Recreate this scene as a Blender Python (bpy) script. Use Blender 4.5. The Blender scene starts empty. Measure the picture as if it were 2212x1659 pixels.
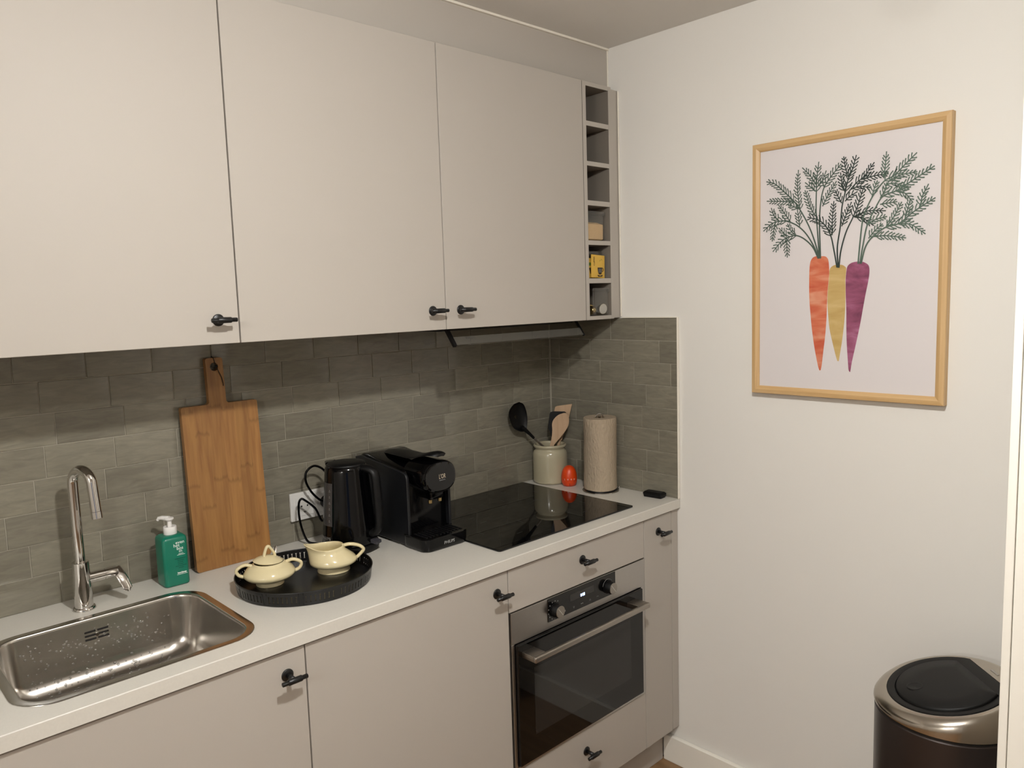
import bpy, bmesh, math, random
from mathutils import Vector, Matrix

random.seed(7)
C = bpy.context.scene.collection
S = bpy.context.scene

# ------------------------------------------------------------------ camera
yaw, pit, rol, FPX = 0.759690, -0.110811, -0.031378, 1670.044
fw = Vector((math.sin(yaw)*math.cos(pit), math.cos(yaw)*math.cos(pit), math.sin(pit)))
r0 = Vector((math.cos(yaw), -math.sin(yaw), 0)); u0 = r0.cross(fw)
rt = math.cos(rol)*r0 + math.sin(rol)*u0
up = -math.sin(rol)*r0 + math.cos(rol)*u0
cam_d = bpy.data.cameras.new('camera'); cam = bpy.data.objects.new('camera', cam_d); C.objects.link(cam)
M = Matrix((rt, up, -fw)).transposed().to_4x4(); M.translation = (-2.14105, -2.03841, 1.63561)
cam.matrix_world = M
cam_d.sensor_fit = 'HORIZONTAL'; cam_d.sensor_width = 36.0; cam_d.lens = 36.0*FPX/2212.0
cam_d.clip_start = 0.02
S.camera = cam

# ------------------------------------------------------------------ world, exposure
w = bpy.data.worlds.new('dusk'); S.world = w; w.use_nodes = True
w.node_tree.nodes['Background'].inputs[0].default_value = (0.16, 0.30, 0.62, 1)
w.node_tree.nodes['Background'].inputs[1].default_value = 0.5
S.view_settings.view_transform = 'Standard'; S.view_settings.look = 'None'
S.view_settings.gamma = 1.0; S.view_settings.use_curve_mapping = False
S.view_settings.exposure = 0.0
LAMP_POWER = 102.0      # watts, full-sphere equivalent of each opal dome
LAMP_COLOR = (1.0, 0.985, 0.95)
LAMPS = [(-1.52, -1.66, 2.35), (-4.1, -2.3, 2.35)]  # second entry is an added, unseen fill lamp for more ambient bounce

# ------------------------------------------------------------------ materials
def nt(name):
    m = bpy.data.materials.new(name); m.use_nodes = True
    n = m.node_tree.nodes; l = m.node_tree.links
    return m, n, l, n['Principled BSDF']
def lin(c):
    if isinstance(c, str):
        c = [int(c[i:i+2], 16)/255 for i in (0, 2, 4)]
        c = [x/12.92 if x <= .04045 else ((x+.055)/1.055)**2.4 for x in c]
    return (c[0], c[1], c[2], 1)
def mat(name, col, rough=.5, metal=0., bump=0., bscale=200., var=.04, vscale=12., spec=.5, coat=0., stretch=(1,1,1), rvar=0., bdist=.002, bdetail=2.):
    """principled with procedural colour variation, roughness variation and fine relief"""
    m, n, l, b = nt(name); col = lin(col)
    tc = n.new('ShaderNodeTexCoord'); mp = n.new('ShaderNodeMapping'); mp.inputs['Scale'].default_value = stretch
    l.new(tc.outputs['Object'], mp.inputs[0])
    nz = n.new('ShaderNodeTexNoise'); nz.inputs['Scale'].default_value = vscale; nz.inputs['Detail'].default_value = 3
    l.new(mp.outputs[0], nz.inputs['Vector'])
    mx = n.new('ShaderNodeMix'); mx.data_type = 'RGBA'
    mx.inputs[6].default_value = [max(0, c*(1-var)) for c in col[:3]]+[1]
    mx.inputs[7].default_value = [min(1, c*(1+var)) for c in col[:3]]+[1]
    l.new(nz.outputs['Fac'], mx.inputs[0]); l.new(mx.outputs[2], b.inputs['Base Color'])
    b.inputs['Roughness'].default_value = rough; b.inputs['Metallic'].default_value = metal
    b.inputs['Specular IOR Level'].default_value = spec
    if coat: b.inputs['Coat Weight'].default_value = coat; b.inputs['Coat Roughness'].default_value = .05
    if rvar:
        mr = n.new('ShaderNodeMapRange'); mr.inputs['To Min'].default_value = rough-rvar; mr.inputs['To Max'].default_value = rough+rvar
        l.new(nz.outputs['Fac'], mr.inputs[0]); l.new(mr.outputs[0], b.inputs['Roughness'])
    if bump:
        nb = n.new('ShaderNodeTexNoise'); nb.inputs['Scale'].default_value = bscale; nb.inputs['Detail'].default_value = bdetail
        l.new(mp.outputs[0], nb.inputs['Vector'])
        bp = n.new('ShaderNodeBump'); bp.inputs['Strength'].default_value = bump; bp.inputs['Distance'].default_value = bdist
        l.new(nb.outputs['Fac'], bp.inputs['Height']); l.new(bp.outputs[0], b.inputs['Normal'])
    return m
def emit(name, col, s):
    m, n, l, b = nt(name); b.inputs['Base Color'].default_value = lin(col)
    b.inputs['Emission Color'].default_value = lin(col); b.inputs['Emission Strength'].default_value = s
    return m
def clear(name, tint=(.93,.93,.92), gloss=.1, rough=.03):
    m, n, l, b = nt(name); n.remove(b)
    o = n['Material Output']; t = n.new('ShaderNodeBsdfTransparent'); t.inputs[0].default_value = (*tint, 1)
    g = n.new('ShaderNodeBsdfGlossy'); g.inputs['Roughness'].default_value = rough; g.inputs[0].default_value = (.9,.9,.9,1)
    f = n.new('ShaderNodeLayerWeight'); f.inputs['Blend'].default_value = .5       # Schlick: r0 + k * facing^4, the same from both sides
    pw = n.new('ShaderNodeMath'); pw.operation = 'POWER'; pw.inputs[1].default_value = 4.; l.new(f.outputs['Facing'], pw.inputs[0])
    nz = n.new('ShaderNodeTexNoise'); nz.inputs['Scale'].default_value = 30
    a0 = n.new('ShaderNodeMath'); a0.operation = 'MULTIPLY_ADD'; a0.inputs[1].default_value = gloss*.4; a0.inputs[2].default_value = .045; l.new(nz.outputs['Fac'], a0.inputs[0])
    ad = n.new('ShaderNodeMath'); ad.operation = 'MULTIPLY_ADD'; ad.inputs[1].default_value = .7; ad.use_clamp = True; l.new(pw.outputs[0], ad.inputs[0]); l.new(a0.outputs[0], ad.inputs[2])
    x = n.new('ShaderNodeMixShader'); l.new(ad.outputs[0], x.inputs[0]); l.new(t.outputs[0], x.inputs[1]); l.new(g.outputs[0], x.inputs[2]); l.new(x.outputs[0], o.inputs[0])
    return m
def wood(name, c1, c2, axis=2, rough=.45, scale=1., strips=0.):
    """straight-grained wood; grain along axis; optional laminated strips across x"""
    m, n, l, b = nt(name)
    tc = n.new('ShaderNodeTexCoord'); mp = n.new('ShaderNodeMapping')
    sc = [60*scale]*3; sc[axis] = 2.2*scale; mp.inputs['Scale'].default_value = sc
    l.new(tc.outputs['Object'], mp.inputs[0])
    nz = n.new('ShaderNodeTexNoise'); nz.inputs['Scale'].default_value = 1.6; nz.inputs['Detail'].default_value = 5; nz.inputs['Distortion'].default_value = .4
    l.new(mp.outputs[0], nz.inputs['Vector'])
    rp = n.new('ShaderNodeValToRGB'); rp.color_ramp.elements[0].color = lin(c1); rp.color_ramp.elements[1].color = lin(c2)
    rp.color_ramp.elements[0].position = .32; rp.color_ramp.elements[1].position = .68
    l.new(nz.outputs['Fac'], rp.inputs[0]); out = rp.outputs[0]
    if strips:
        sx = n.new('ShaderNodeSeparateXYZ'); l.new(tc.outputs['Object'], sx.inputs[0])
        q = n.new('ShaderNodeMath'); q.operation = 'MULTIPLY'; q.inputs[1].default_value = strips; l.new(sx.outputs[0], q.inputs[0])
        fl = n.new('ShaderNodeMath'); fl.operation = 'FLOOR'; l.new(q.outputs[0], fl.inputs[0])
        wn = n.new('ShaderNodeTexWhiteNoise'); wn.noise_dimensions = '1D'; l.new(fl.outputs[0], wn.inputs['W'])
        mr = n.new('ShaderNodeMapRange'); mr.inputs['To Min'].default_value = .90; mr.inputs['To Max'].default_value = 1.10; l.new(wn.outputs[0], mr.inputs[0])
        # bamboo nodes: short dark bars at random heights in each strip
        vz = n.new('ShaderNodeMath'); vz.operation = 'MULTIPLY_ADD'; vz.inputs[1].default_value = 5.2; l.new(sx.outputs[2], vz.inputs[0])
        w7 = n.new('ShaderNodeMath'); w7.operation = 'MULTIPLY'; w7.inputs[1].default_value = 7.3; l.new(wn.outputs[0], w7.inputs[0])
        jz = n.new('ShaderNodeMath'); jz.operation = 'MULTIPLY_ADD'; jz.inputs[1].default_value = .16; l.new(nz.outputs['Fac'], jz.inputs[0]); l.new(w7.outputs[0], jz.inputs[2]); l.new(jz.outputs[0], vz.inputs[2])
        fr = n.new('ShaderNodeMath'); fr.operation = 'FRACT'; l.new(vz.outputs[0], fr.inputs[0])
        ds = n.new('ShaderNodeMath'); ds.operation = 'SUBTRACT'; ds.inputs[1].default_value = .5; l.new(fr.outputs[0], ds.inputs[0])
        ab = n.new('ShaderNodeMath'); ab.operation = 'ABSOLUTE'; l.new(ds.outputs[0], ab.inputs[0])
        m2 = n.new('ShaderNodeMapRange'); m2.inputs['From Min'].default_value = .0; m2.inputs['From Max'].default_value = .04; m2.inputs['To Min'].default_value = .76; m2.inputs['To Max'].default_value = 1.; l.new(ab.outputs[0], m2.inputs[0])
        mm = n.new('ShaderNodeMath'); mm.operation = 'MULTIPLY'; l.new(mr.outputs[0], mm.inputs[0]); l.new(m2.outputs[0], mm.inputs[1])
        mu = n.new('ShaderNodeMix'); mu.data_type = 'RGBA'; mu.blend_type = 'MULTIPLY'; mu.inputs[0].default_value = 1
        l.new(out, mu.inputs[6]); l.new(mm.outputs[0], mu.inputs[7]); out = mu.outputs[2]
    l.new(out, b.inputs['Base Color']); b.inputs['Roughness'].default_value = rough
    return m
def tile_mat():
    m, n, l, b = nt('glazed_tile')
    oi = n.new('ShaderNodeObjectInfo'); tc = n.new('ShaderNodeTexCoord')
    ad = n.new('ShaderNodeVectorMath'); ad.operation = 'ADD'; l.new(tc.outputs['Object'], ad.inputs[0])
    sc = n.new('ShaderNodeVectorMath'); sc.operation = 'SCALE'; sc.inputs['Scale'].default_value = 37.; sc.inputs[0].default_value = (1,1,1)
    l.new(oi.outputs['Random'], sc.inputs['Scale']); sc.inputs[0].default_value = (13, 29, 7); l.new(sc.outputs[0], ad.inputs[1])
    mp = n.new('ShaderNodeMapping'); mp.inputs['Scale'].default_value = (1, 1, 5); l.new(ad.outputs[0], mp.inputs[0])
    nz = n.new('ShaderNodeTexNoise'); nz.inputs['Scale'].default_value = 16; nz.inputs['Detail'].default_value = 4; nz.inputs['Distortion'].default_value = 1.; l.new(mp.outputs[0], nz.inputs['Vector'])
    rp = n.new('ShaderNodeValToRGB'); e = rp.color_ramp.elements
    e[0].color = lin('757063'); e[0].position = .3; e[1].color = lin('868172'); e[1].position = .72
    l.new(nz.outputs['Fac'], rp.inputs[0])
    hs = n.new('ShaderNodeHueSaturation'); l.new(rp.outputs[0], hs.inputs['Color'])
    mr = n.new('ShaderNodeMapRange'); mr.inputs['To Min'].default_value = .88; mr.inputs['To Max'].default_value = 1.1; l.new(oi.outputs['Random'], mr.inputs[0]); l.new(mr.outputs[0], hs.inputs['Value'])
    l.new(hs.outputs[0], b.inputs['Base Color'])
    b.inputs['Roughness'].default_value = .16; b.inputs['Specular IOR Level'].default_value = .5
    nb = n.new('ShaderNodeTexNoise'); nb.inputs['Scale'].default_value = 22; nb.inputs['Detail'].default_value = 3; l.new(ad.outputs[0], nb.inputs['Vector'])
    mp2 = n.new('ShaderNodeMapping'); mp2.inputs['Scale'].default_value = (1, 1, 2.2); l.new(ad.outputs[0], mp2.inputs[0]); l.new(mp2.outputs[0], nb.inputs['Vector'])
    bp = n.new('ShaderNodeBump'); bp.inputs['Strength'].default_value = .38; bp.inputs['Distance'].default_value = .003
    l.new(nb.outputs['Fac'], bp.inputs['Height']); l.new(bp.outputs[0], b.inputs['Normal'])
    return m
def streak(name, c1, c2, c3):
    """watercolour streaks across a painted carrot"""
    m, n, l, b = nt(name); tc = n.new('ShaderNodeTexCoord'); mp = n.new('ShaderNodeMapping'); mp.inputs['Scale'].default_value = (1, 9, 30)
    l.new(tc.outputs['Object'], mp.inputs[0]); nz = n.new('ShaderNodeTexNoise'); nz.inputs['Scale'].default_value = 1.1; nz.inputs['Detail'].default_value = 4; nz.inputs['Distortion'].default_value = .6
    l.new(mp.outputs[0], nz.inputs['Vector']); rp = n.new('ShaderNodeValToRGB'); e = rp.color_ramp.elements
    e[0].color = lin(c1); e[0].position = .33; e[1].color = lin(c3); e[1].position = .68; k = e.new(.5); k.color = lin(c2)
    l.new(nz.outputs['Fac'], rp.inputs[0]); l.new(rp.outputs[0], b.inputs['Base Color']); b.inputs['Roughness'].default_value = .8
    return m

CAB = 'b5aea5'
m_cab = mat('cabinet_paint', CAB, .55, bump=.02, bscale=600, var=.012, vscale=3)
m_cab_in = mat('cabinet_carcass', '9d9890', .5, var=.02)
m_wall = mat('wall_paint', 'e4e1db', .85, bump=.05, bscale=350, var=.012, vscale=2)
m_ceil = mat('ceiling_paint', 'e0ddd8', .9, bump=.05, bscale=300, var=.01)
m_white = mat('white_lacquer', 'f0ece2', .35, var=.01)
m_caulk = mat('white_sealant', 'efe9dc', .5, var=.02)
m_top = mat('composite_worktop', 'd3cfc6', .30, var=.05, vscale=260)
m_tile = tile_mat()
m_grout = mat('grout', '9f998a', .9, bump=.2, bscale=500, var=.05)
m_black = mat('black_metal', '0b0b0c', .38, var=.1, bump=.03, bscale=700)
m_tray = mat('black_tray_enamel', '09090a', .27, var=.1)
m_gap = mat('dark_gap', '16120f', .8)
m_steel = mat('brushed_steel', 'a8a29a', .30, 1., bump=.03, bscale=500, var=.05, stretch=(1, 40, 40))
m_steel_d = mat('oven_steel', 'b9b6b2', .33, 1., bump=.02, bscale=500, var=.05, stretch=(1, 40, 40))
m_sink = mat('sink_steel', 'cbc7c1', .2, 1., bump=.008, bscale=500, var=.04, vscale=14, rvar=.04)
m_chrome = mat('chrome', 'cfccc8', .04, 1., var=.02)
m_blkglass = mat('black_glass', '050506', .03, var=.1, spec=.5)
m_blkpanel = mat('black_panel_glass', '0a0a0a', .12, var=.1)
m_winglass = mat('oven_window_glass', '232221', .04, var=.05)
m_blkplast = mat('gloss_black_plastic', '040405', .09, var=.1, spec=.3)
m_blkmatte = mat('satin_black_plastic', '09090a', .45, var=.1, bump=.03, bscale=900, spec=.3)
m_dkpanel = mat('anthracite_side_panel', '131417', .4, var=.08, bump=.06, bscale=1200)
m_cream = mat('cream_glazed_ceramic', 'ddcfa6', .12, var=.02, coat=.4)
m_jar = mat('grey_glazed_stoneware', 'b2a98f', .16, var=.03, coat=.5)
m_green = mat('green_plastic', '0f7059', .3, var=.03)
m_pump = mat('white_plastic', 'e6e3df', .3, var=.01)
m_print_w = mat('white_print', 'dfe6e0', .5)
m_print_d = mat('dark_green_print', '0a4436', .5)
m_print_g = mat('grey_print', '8d8d8b', .5)
m_board = wood('bamboo', '8c6036', 'a47743', 2, .4, 1., strips=27.)
m_string = mat('black_string', '0c0a09', .8)
m_frame = wood('pine_frame', 'c09a66', 'd0ae7e', 2, .45, .8)
m_frame_h = wood('pine_frame_rail', 'c09a66', 'd0ae7e', 1, .45, .8)
m_wspoon = wood('beech', 'ae8f6e', 'bfa081', 2, .6, .7)
m_paper = mat('poster_paper', 'd9d3d3', .55, var=.012, vscale=5)
m_towel = mat('kraft_paper_towel', 'ab9a84', .9, bump=.8, bscale=190, var=.08, vscale=60, stretch=(1, 1, .5), bdist=.004, bdetail=.5)
m_orange = mat('orange_plastic', 'd8430f', .38, var=.03, bump=.05, bscale=600)
m_silver = mat('satin_aluminium', 'b9b3ab', .25, 1.)
m_gold = mat('gold_metal', 'bda878', .22, 1., var=.1)
m_foil = mat('silver_foil', 'cfccc6', .38, .6, bump=.6, bscale=240, var=.06)
m_sugar = mat('brown_sugar', 'd6b483', .9, bump=.9, bscale=500, var=.15, vscale=300)
m_clear = clear('clear_plastic', (.95, .95, .94), .3)
m_smoke = clear('smoked_glass', (.80,.79,.76), .0, .08)
m_water = clear('water', (.80,.81,.81), 1.4, .03)
m_pane = clear('window_pane', (.9,.93,.95), .05)
m_visor_band = mat('visor_lower_band', '8f8c84', .4); m_visor_band.node_tree.nodes['Principled BSDF'].inputs['Alpha'].default_value = .28  # paler half-clear band over the lower half of the visor
m_rack_in = mat('rack_interior_darker', '7c746a', .6, var=.02)  # darker grey-brown than the doors, for the inner rack panels
m_gauge = mat('water_gauge_plastic', '3b3b3c', .3, var=.05)
m_teabag = mat('yellow_sachet', 'd8ae48', .45, var=.05)
m_ink = mat('dark_brown_ink', '33271c', .6)
m_leafink = mat('green_ink', '5c7a2a', .6)
m_socket = mat('white_socket_plastic', 'dedbd6', .3, var=.01)
m_led = emit('led_white_blue', 'bcd6ff', 5.)
m_diff = emit('opal_globe', 'ffffff', LAMP_POWER/(4*math.pi*math.pi*.05**2)); m_diff.node_tree.nodes['Principled BSDF'].inputs['Emission Color'].default_value = (*LAMP_COLOR, 1)
m_floorw = wood('oak_floor', '7d5f3f', '967450', 1, .5, .35)
m_binbody = mat('dark_metal_bin', '4a4443', .32, .85, var=.05)
m_binsteel = mat('bin_steel', 'b3aca2', .2, 1., var=.04)
m_lid = mat('bin_lid_plastic', '0b0b0b', .5, var=.06, bump=.03, bscale=900, spec=.3)
m_carrot = {'orange': streak('orange_watercolour', 'c0553a', 'cc7050', 'd99678'), 'yellow': streak('ochre_watercolour', 'b99a5c', 'c4a76b', 'cdb27a'), 'purple': streak('purple_watercolour', '703650', '904d69', 'ae6d8d')}
m_frond = [mat('frond_ink_grey_green', '46564c', .8, var=.2, vscale=20), mat('frond_ink_dark', '2c3833', .8, var=.25, vscale=20), mat('frond_ink_light', '55675b', .8, var=.25, vscale=20)]

# ------------------------------------------------------------------ mesh helpers
def smooth(bm, ang=38):
    for f in bm.faces: f.smooth = True
    a = math.radians(ang)
    for e in bm.edges:
        if len(e.link_faces) != 2: e.smooth = False; continue
        g = e.calc_face_angle(0); s0, s1 = sorted(f.calc_area() for f in e.link_faces)
        e.smooth = g < a and not (g > .1 and s1 > 30*s0)
def obj(name, bm, m, parent=None, ang=38, loc=None):
    """link a bmesh given in world coordinates as ONE mesh object (shifted to its root)"""
    root = parent
    off = Vector((0, 0, 0))
    while root is not None:
        off = off + root.location; root = root.parent
    bmesh.ops.recalc_face_normals(bm, faces=bm.faces)
    smooth(bm, ang)
    if loc is None and parent is None:
        vs = [v.co for v in bm.verts]
        loc = Vector(((min(v.x for v in vs)+max(v.x for v in vs))/2, (min(v.y for v in vs)+max(v.y for v in vs))/2, min(v.z for v in vs)))
    sh = off + (Vector(loc) if (loc is not None) else Vector((0,0,0)))
    bmesh.ops.translate(bm, verts=bm.verts, vec=-sh)
    me = bpy.data.meshes.new(name); bm.to_mesh(me); bm.free()
    me.materials.append(m)
    o = bpy.data.objects.new(name, me); C.objects.link(o); o.parent = parent
    if loc is not None: o.location = loc
    return o
def inst(name, me, parent, pos, rot=None):
    """another object sharing mesh data me, at world position pos"""
    o = bpy.data.objects.new(name, me); C.objects.link(o); o.parent = parent
    off = Vector((0, 0, 0)); r = parent
    while r is not None: off = off + r.location; r = r.parent
    o.location = Vector(pos) - off
    if rot: o.rotation_euler = rot
    return o
def thing(name, label, cat, loc, group=None):
    o = bpy.data.objects.new(name, None); C.objects.link(o); o.location = loc; o.empty_display_size = .05
    o['label'] = label; o['category'] = cat
    if group: o['group'] = group
    return o
def tag(o, label, cat, group=None):
    o['label'] = label; o['category'] = cat
    if group: o['group'] = group
    return o
def struct(o, label=None, cat=None):
    o['kind'] = 'structure'
    if label: o['label'] = label
    if cat: o['category'] = cat
    return o
def nb(): return bmesh.new()
def abox(bm, x0, x1, y0, y1, z0, z1, bev=0., seg=2):
    b2 = bmesh.new() if bev else bm
    r = bmesh.ops.create_cube(b2, size=1)
    for v in r['verts']:
        v.co = Vector((x0+(v.co.x+.5)*(x1-x0), y0+(v.co.y+.5)*(y1-y0), z0+(v.co.z+.5)*(z1-z0)))
    if bev:
        bmesh.ops.bevel(b2, geom=list(b2.edges), offset=bev, segments=seg, affect='EDGES', profile=.5)
        me = bpy.data.meshes.new('t'); b2.to_mesh(me); b2.free(); bm.from_mesh(me); bpy.data.meshes.remove(me)
    return bm
def box(x0, x1, y0, y1, z0, z1, bev=0., seg=2): return abox(nb(), x0, x1, y0, y1, z0, z1, bev, seg)
def merge(bm, other):
    me = bpy.data.meshes.new('t'); other.to_mesh(me); other.free(); bm.from_mesh(me); bpy.data.meshes.remove(me); return bm
def loft(loops, cap0=True, cap1=True, bm=None, close=True):
    bm = bm or nb(); vs = [[bm.verts.new(Vector(p)) for p in L] for L in loops]; n = len(vs[0])
    for a, b in zip(vs, vs[1:]):
        for i in range(n if close else n-1):
            j = (i+1) % n
            try: bm.faces.new((a[i], a[j], b[j], b[i]))
            except ValueError: pass
    if cap0: bm.faces.new(vs[0][::-1])
    if cap1: bm.faces.new(vs[-1])
    return bm
def lathe(cx, cy, prof, n=48, cap0=True, cap1=True, bm=None):
    L = [[(cx+r*math.cos(2*math.pi*i/n), cy+r*math.sin(2*math.pi*i/n), z) for i in range(n)] for r, z in prof]
    return loft(L, cap0, cap1, bm)
def tube(pts, rad, n=14, bm=None, caps=True, flat=1., upv=None):
    """round tube along points; rad number or list; flat squashes the second axis"""
    P = [Vector(p) for p in pts]; R = rad if isinstance(rad, (list, tuple)) else [rad]*len(P)
    T = [(P[min(i+1, len(P)-1)]-P[max(i-1, 0)]).normalized() for i in range(len(P))]
    a = Vector(upv) if upv else (Vector((0, 0, 1)) if abs(T[0].z) < .9 else Vector((1, 0, 0)))
    L = []
    for p, t, r in zip(P, T, R):
        a = (a - t*a.dot(t)).normalized(); b = t.cross(a)
        L.append([p + a*r*math.cos(2*math.pi*k/n) + b*r*flat*math.sin(2*math.pi*k/n) for k in range(n)])
    return loft(L, caps, caps, bm)
def spline(pts, k=8):
    """Catmull-Rom through points"""
    P = [Vector(p) for p in pts]; P = [2*P[0]-P[1]] + P + [2*P[-1]-P[-2]]; out = []
    for i in range(1, len(P)-2):
        for s in range(k):
            t = s/k; a, b, c, d = P[i-1:i+3]
            out.append(.5*((2*b)+(c-a)*t+(2*a-5*b+4*c-d)*t*t+(3*b-a-3*c+d)*t**3))
    out.append(P[-2]); return out
def rrect(x0, x1, y0, y1, r, n=8):
    o = []
    for cx, cy, a in ((x1-r, y1-r, 0), (x0+r, y1-r, 90), (x0+r, y0+r, 180), (x1-r, y0+r, 270)):
        for i in range(n+1):
            t = math.radians(a+90*i/n); o.append((cx+r*math.cos(t), cy+r*math.sin(t)))
    return o
def prism(poly, fn, d0, d1, bev=0.):
    """extrude a 2-D outline; fn(u, v, depth) -> world"""
    bm = loft([[fn(u, v, d0) for u, v in poly], [fn(u, v, d1) for u, v in poly]])
    if bev:
        bmesh.ops.recalc_face_normals(bm, faces=bm.faces)
        es = [e for e in bm.edges if e.calc_face_angle(0) > .9]
        bmesh.ops.bevel(bm, geom=es, offset=bev, segments=2, affect='EDGES', profile=.5)
    return bm
XZ = lambda y: (lambda u, v, d: (u, y+d, v))
def flatpoly(poly, fn, d, bm=None):
    bm = bm or nb(); bm.faces.new([bm.verts.new(Vector(fn(u, v, d))) for u, v in poly]); return bm
def text(name, s, size, m, parent, org, xd, yd, align='CENTER', font_sx=1., thick=.0):
    cu = bpy.data.curves.new(name, 'FONT'); cu.body = s; cu.size = size; cu.align_x = align; cu.resolution_u = 2; cu.offset = thick
    t = bpy.data.objects.new(name, cu); C.objects.link(t)
    me = bpy.data.meshes.new_from_object(t); bpy.data.objects.remove(t); bpy.data.curves.remove(cu)
    bm = nb(); bm.from_mesh(me); bpy.data.meshes.remove(me)
    xd = Vector(xd).normalized(); yd = Vector(yd).normalized()
    for v in bm.verts: v.co = Vector(org) + xd*v.co.x*font_sx + yd*v.co.y
    return obj(name, bm, m, parent)

# ------------------------------------------------------------------ measurements (metres; back wall y=0, right wall x=0, floor z=0)
ZT = .948; ZWB = .918; YW = -.5804; YB = -.5712; YU = -.3463; ZUB = 1.554; ZUT = 2.3245; ZC = 2.4668
XL, YF = -4.6, -4.6

# ------------------------------------------------------------------ room shell
fl = struct(obj('floor', box(XL, .2, YF, .2, -.06, -.012), m_gap, loc=(0, 0, 0)), 'brown oak plank floor', 'floor')
PW, PL = .19, 1.53; planks = {}
k = 0
x = -.0
while x > XL:
    x0 = max(x-PW, XL); off = (k*0.61) % PL; y = .0 + off - PL
    ys = [.0]; yy = -off if off > .05 else -PL
    while yy > YF: ys.append(yy); yy -= PL
    ys.append(YF)
    for a, b in zip(ys, ys[1:]):
        if a-b < .02: continue
        key = (round(x-x0, 3), round(a-b, 3))
        if key not in planks:
            o = obj('plank', box(x0+.0008, x-.0008, b+.0008, a-.0008, -.012, 0, .0012, 1), m_floorw, fl, loc=(x0, b, 0)); planks[key] = o.data
        else: inst('plank', planks[key], fl, (x0, b, 0))
    x -= PW; k += 1
struct(obj('ceiling', box(XL, .2, YF, .2, ZC, ZC+.1), m_ceil, loc=(-2, -2, ZC)), 'flat pale ceiling', 'ceiling')
wb = struct(obj('wall_back', box(XL, .2, .008, .2, 0, ZC), m_wall, loc=(-2, .008, 0)), 'back wall with grey green glazed tiles', 'wall')
wr = struct(obj('wall_right', box(.006, .2, YF, .008, 0, ZC), m_wall, loc=(.006, -2, 0)), 'off white right wall with framed poster and tiled corner', 'wall')
struct(obj('wall_left', box(XL-.15, XL, YF, .2, 0, ZC), m_wall, loc=(XL, -2, 0)), 'plain off white wall at the far left', 'wall')
# wall behind the viewer with a tall window
wf = nb(); WX0, WX1, WZ0, WZ1 = -4.15, -3.0, .25, 2.2
abox(wf, XL, WX0, YF-.15, YF, 0, ZC); abox(wf, WX1, .2, YF-.15, YF, 0, ZC); abox(wf, WX0, WX1, YF-.15, YF, 0, WZ0); abox(wf, WX0, WX1, YF-.15, YF, WZ1, ZC)
struct(obj('wall_front', wf, m_wall, loc=(-2, YF, 0)), 'off white wall behind the viewer', 'wall')
wi = thing('window_1', 'tall window behind the viewer', 'window', (-3.575, YF, WZ0)); wi['kind'] = 'structure'
fb = nb()
for a in ((WX0, WX0+.06, WZ0, WZ1), (WX1-.06, WX1, WZ0, WZ1), (WX0+.06, WX1-.06, WZ0, WZ0+.06), (WX0+.06, WX1-.06, WZ1-.06, WZ1), (-3.605, -3.545, WZ0+.06, WZ1-.06)): abox(fb, a[0], a[1], YF-.09, YF-.03, a[2], a[3], .004)
obj('window_frame', fb, m_white, wi)
for a, b in ((WX0+.06, -3.605), (-3.545, WX1-.06)): obj('pane', box(a, b, YF-.064, YF-.058, WZ0+.06, WZ1-.06), m_pane, wi)
# projecting wall end with a white door lining, right of the bin
XJ, YJ = -.62, -1.6777
struct(obj('wall_side', box(XJ+.012, .2, YF+.02, YJ-.0135, 0, ZC), m_wall, loc=(-.3, -3, 0)), 'white projecting wall at the right edge', 'wall')
dt = nb(); abox(dt, XJ-.004, .006, YJ-.0135, YJ, 0, ZC-.001, .0015); abox(dt, XJ-.0005, XJ+.0118, YJ-1.0, YJ-.0145, 0, ZC-.001, .001)
struct(obj('trim_1', dt, m_white, loc=(XJ, YJ, 0)), 'white door lining at the right edge of the view', 'trim')
# baseboard on the right wall
struct(obj('baseboard_right', box(-.012, .005, YJ+.002, -.515, 0, .094, .002), m_white, loc=(-.006, -1.1, 0)), 'white skirting board below the right wall', 'baseboard')
# white bead where ceiling meets the panel above the wall cabinets
struct(obj('trim_2', box(-2.6, .005, -.3085, -.300, ZC-.0075, ZC-.0005, .001), m_caulk, loc=(-1.3, -.304, ZC)), 'thin white bead along ceiling above the cabinets', 'trim')
cb = nb(); abox(cb, -.004, .005, -.5815, -.5772, ZT+.001, 1.557, .001); abox(cb, -.003, .005, -.5772, -.355, 1.5545, 1.558, .001); abox(cb, .0005, .0055, -.3465, -.3435, 1.56, 2.318, .0008); abox(cb, .0005, .0055, -.304, -.3008, 2.33, ZC-.008, .0008)
struct(obj('trim_3', cb, m_caulk, loc=(0, -.45, 1)), 'white sealant line around the tiles and cabinet edge', 'trim')

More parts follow.
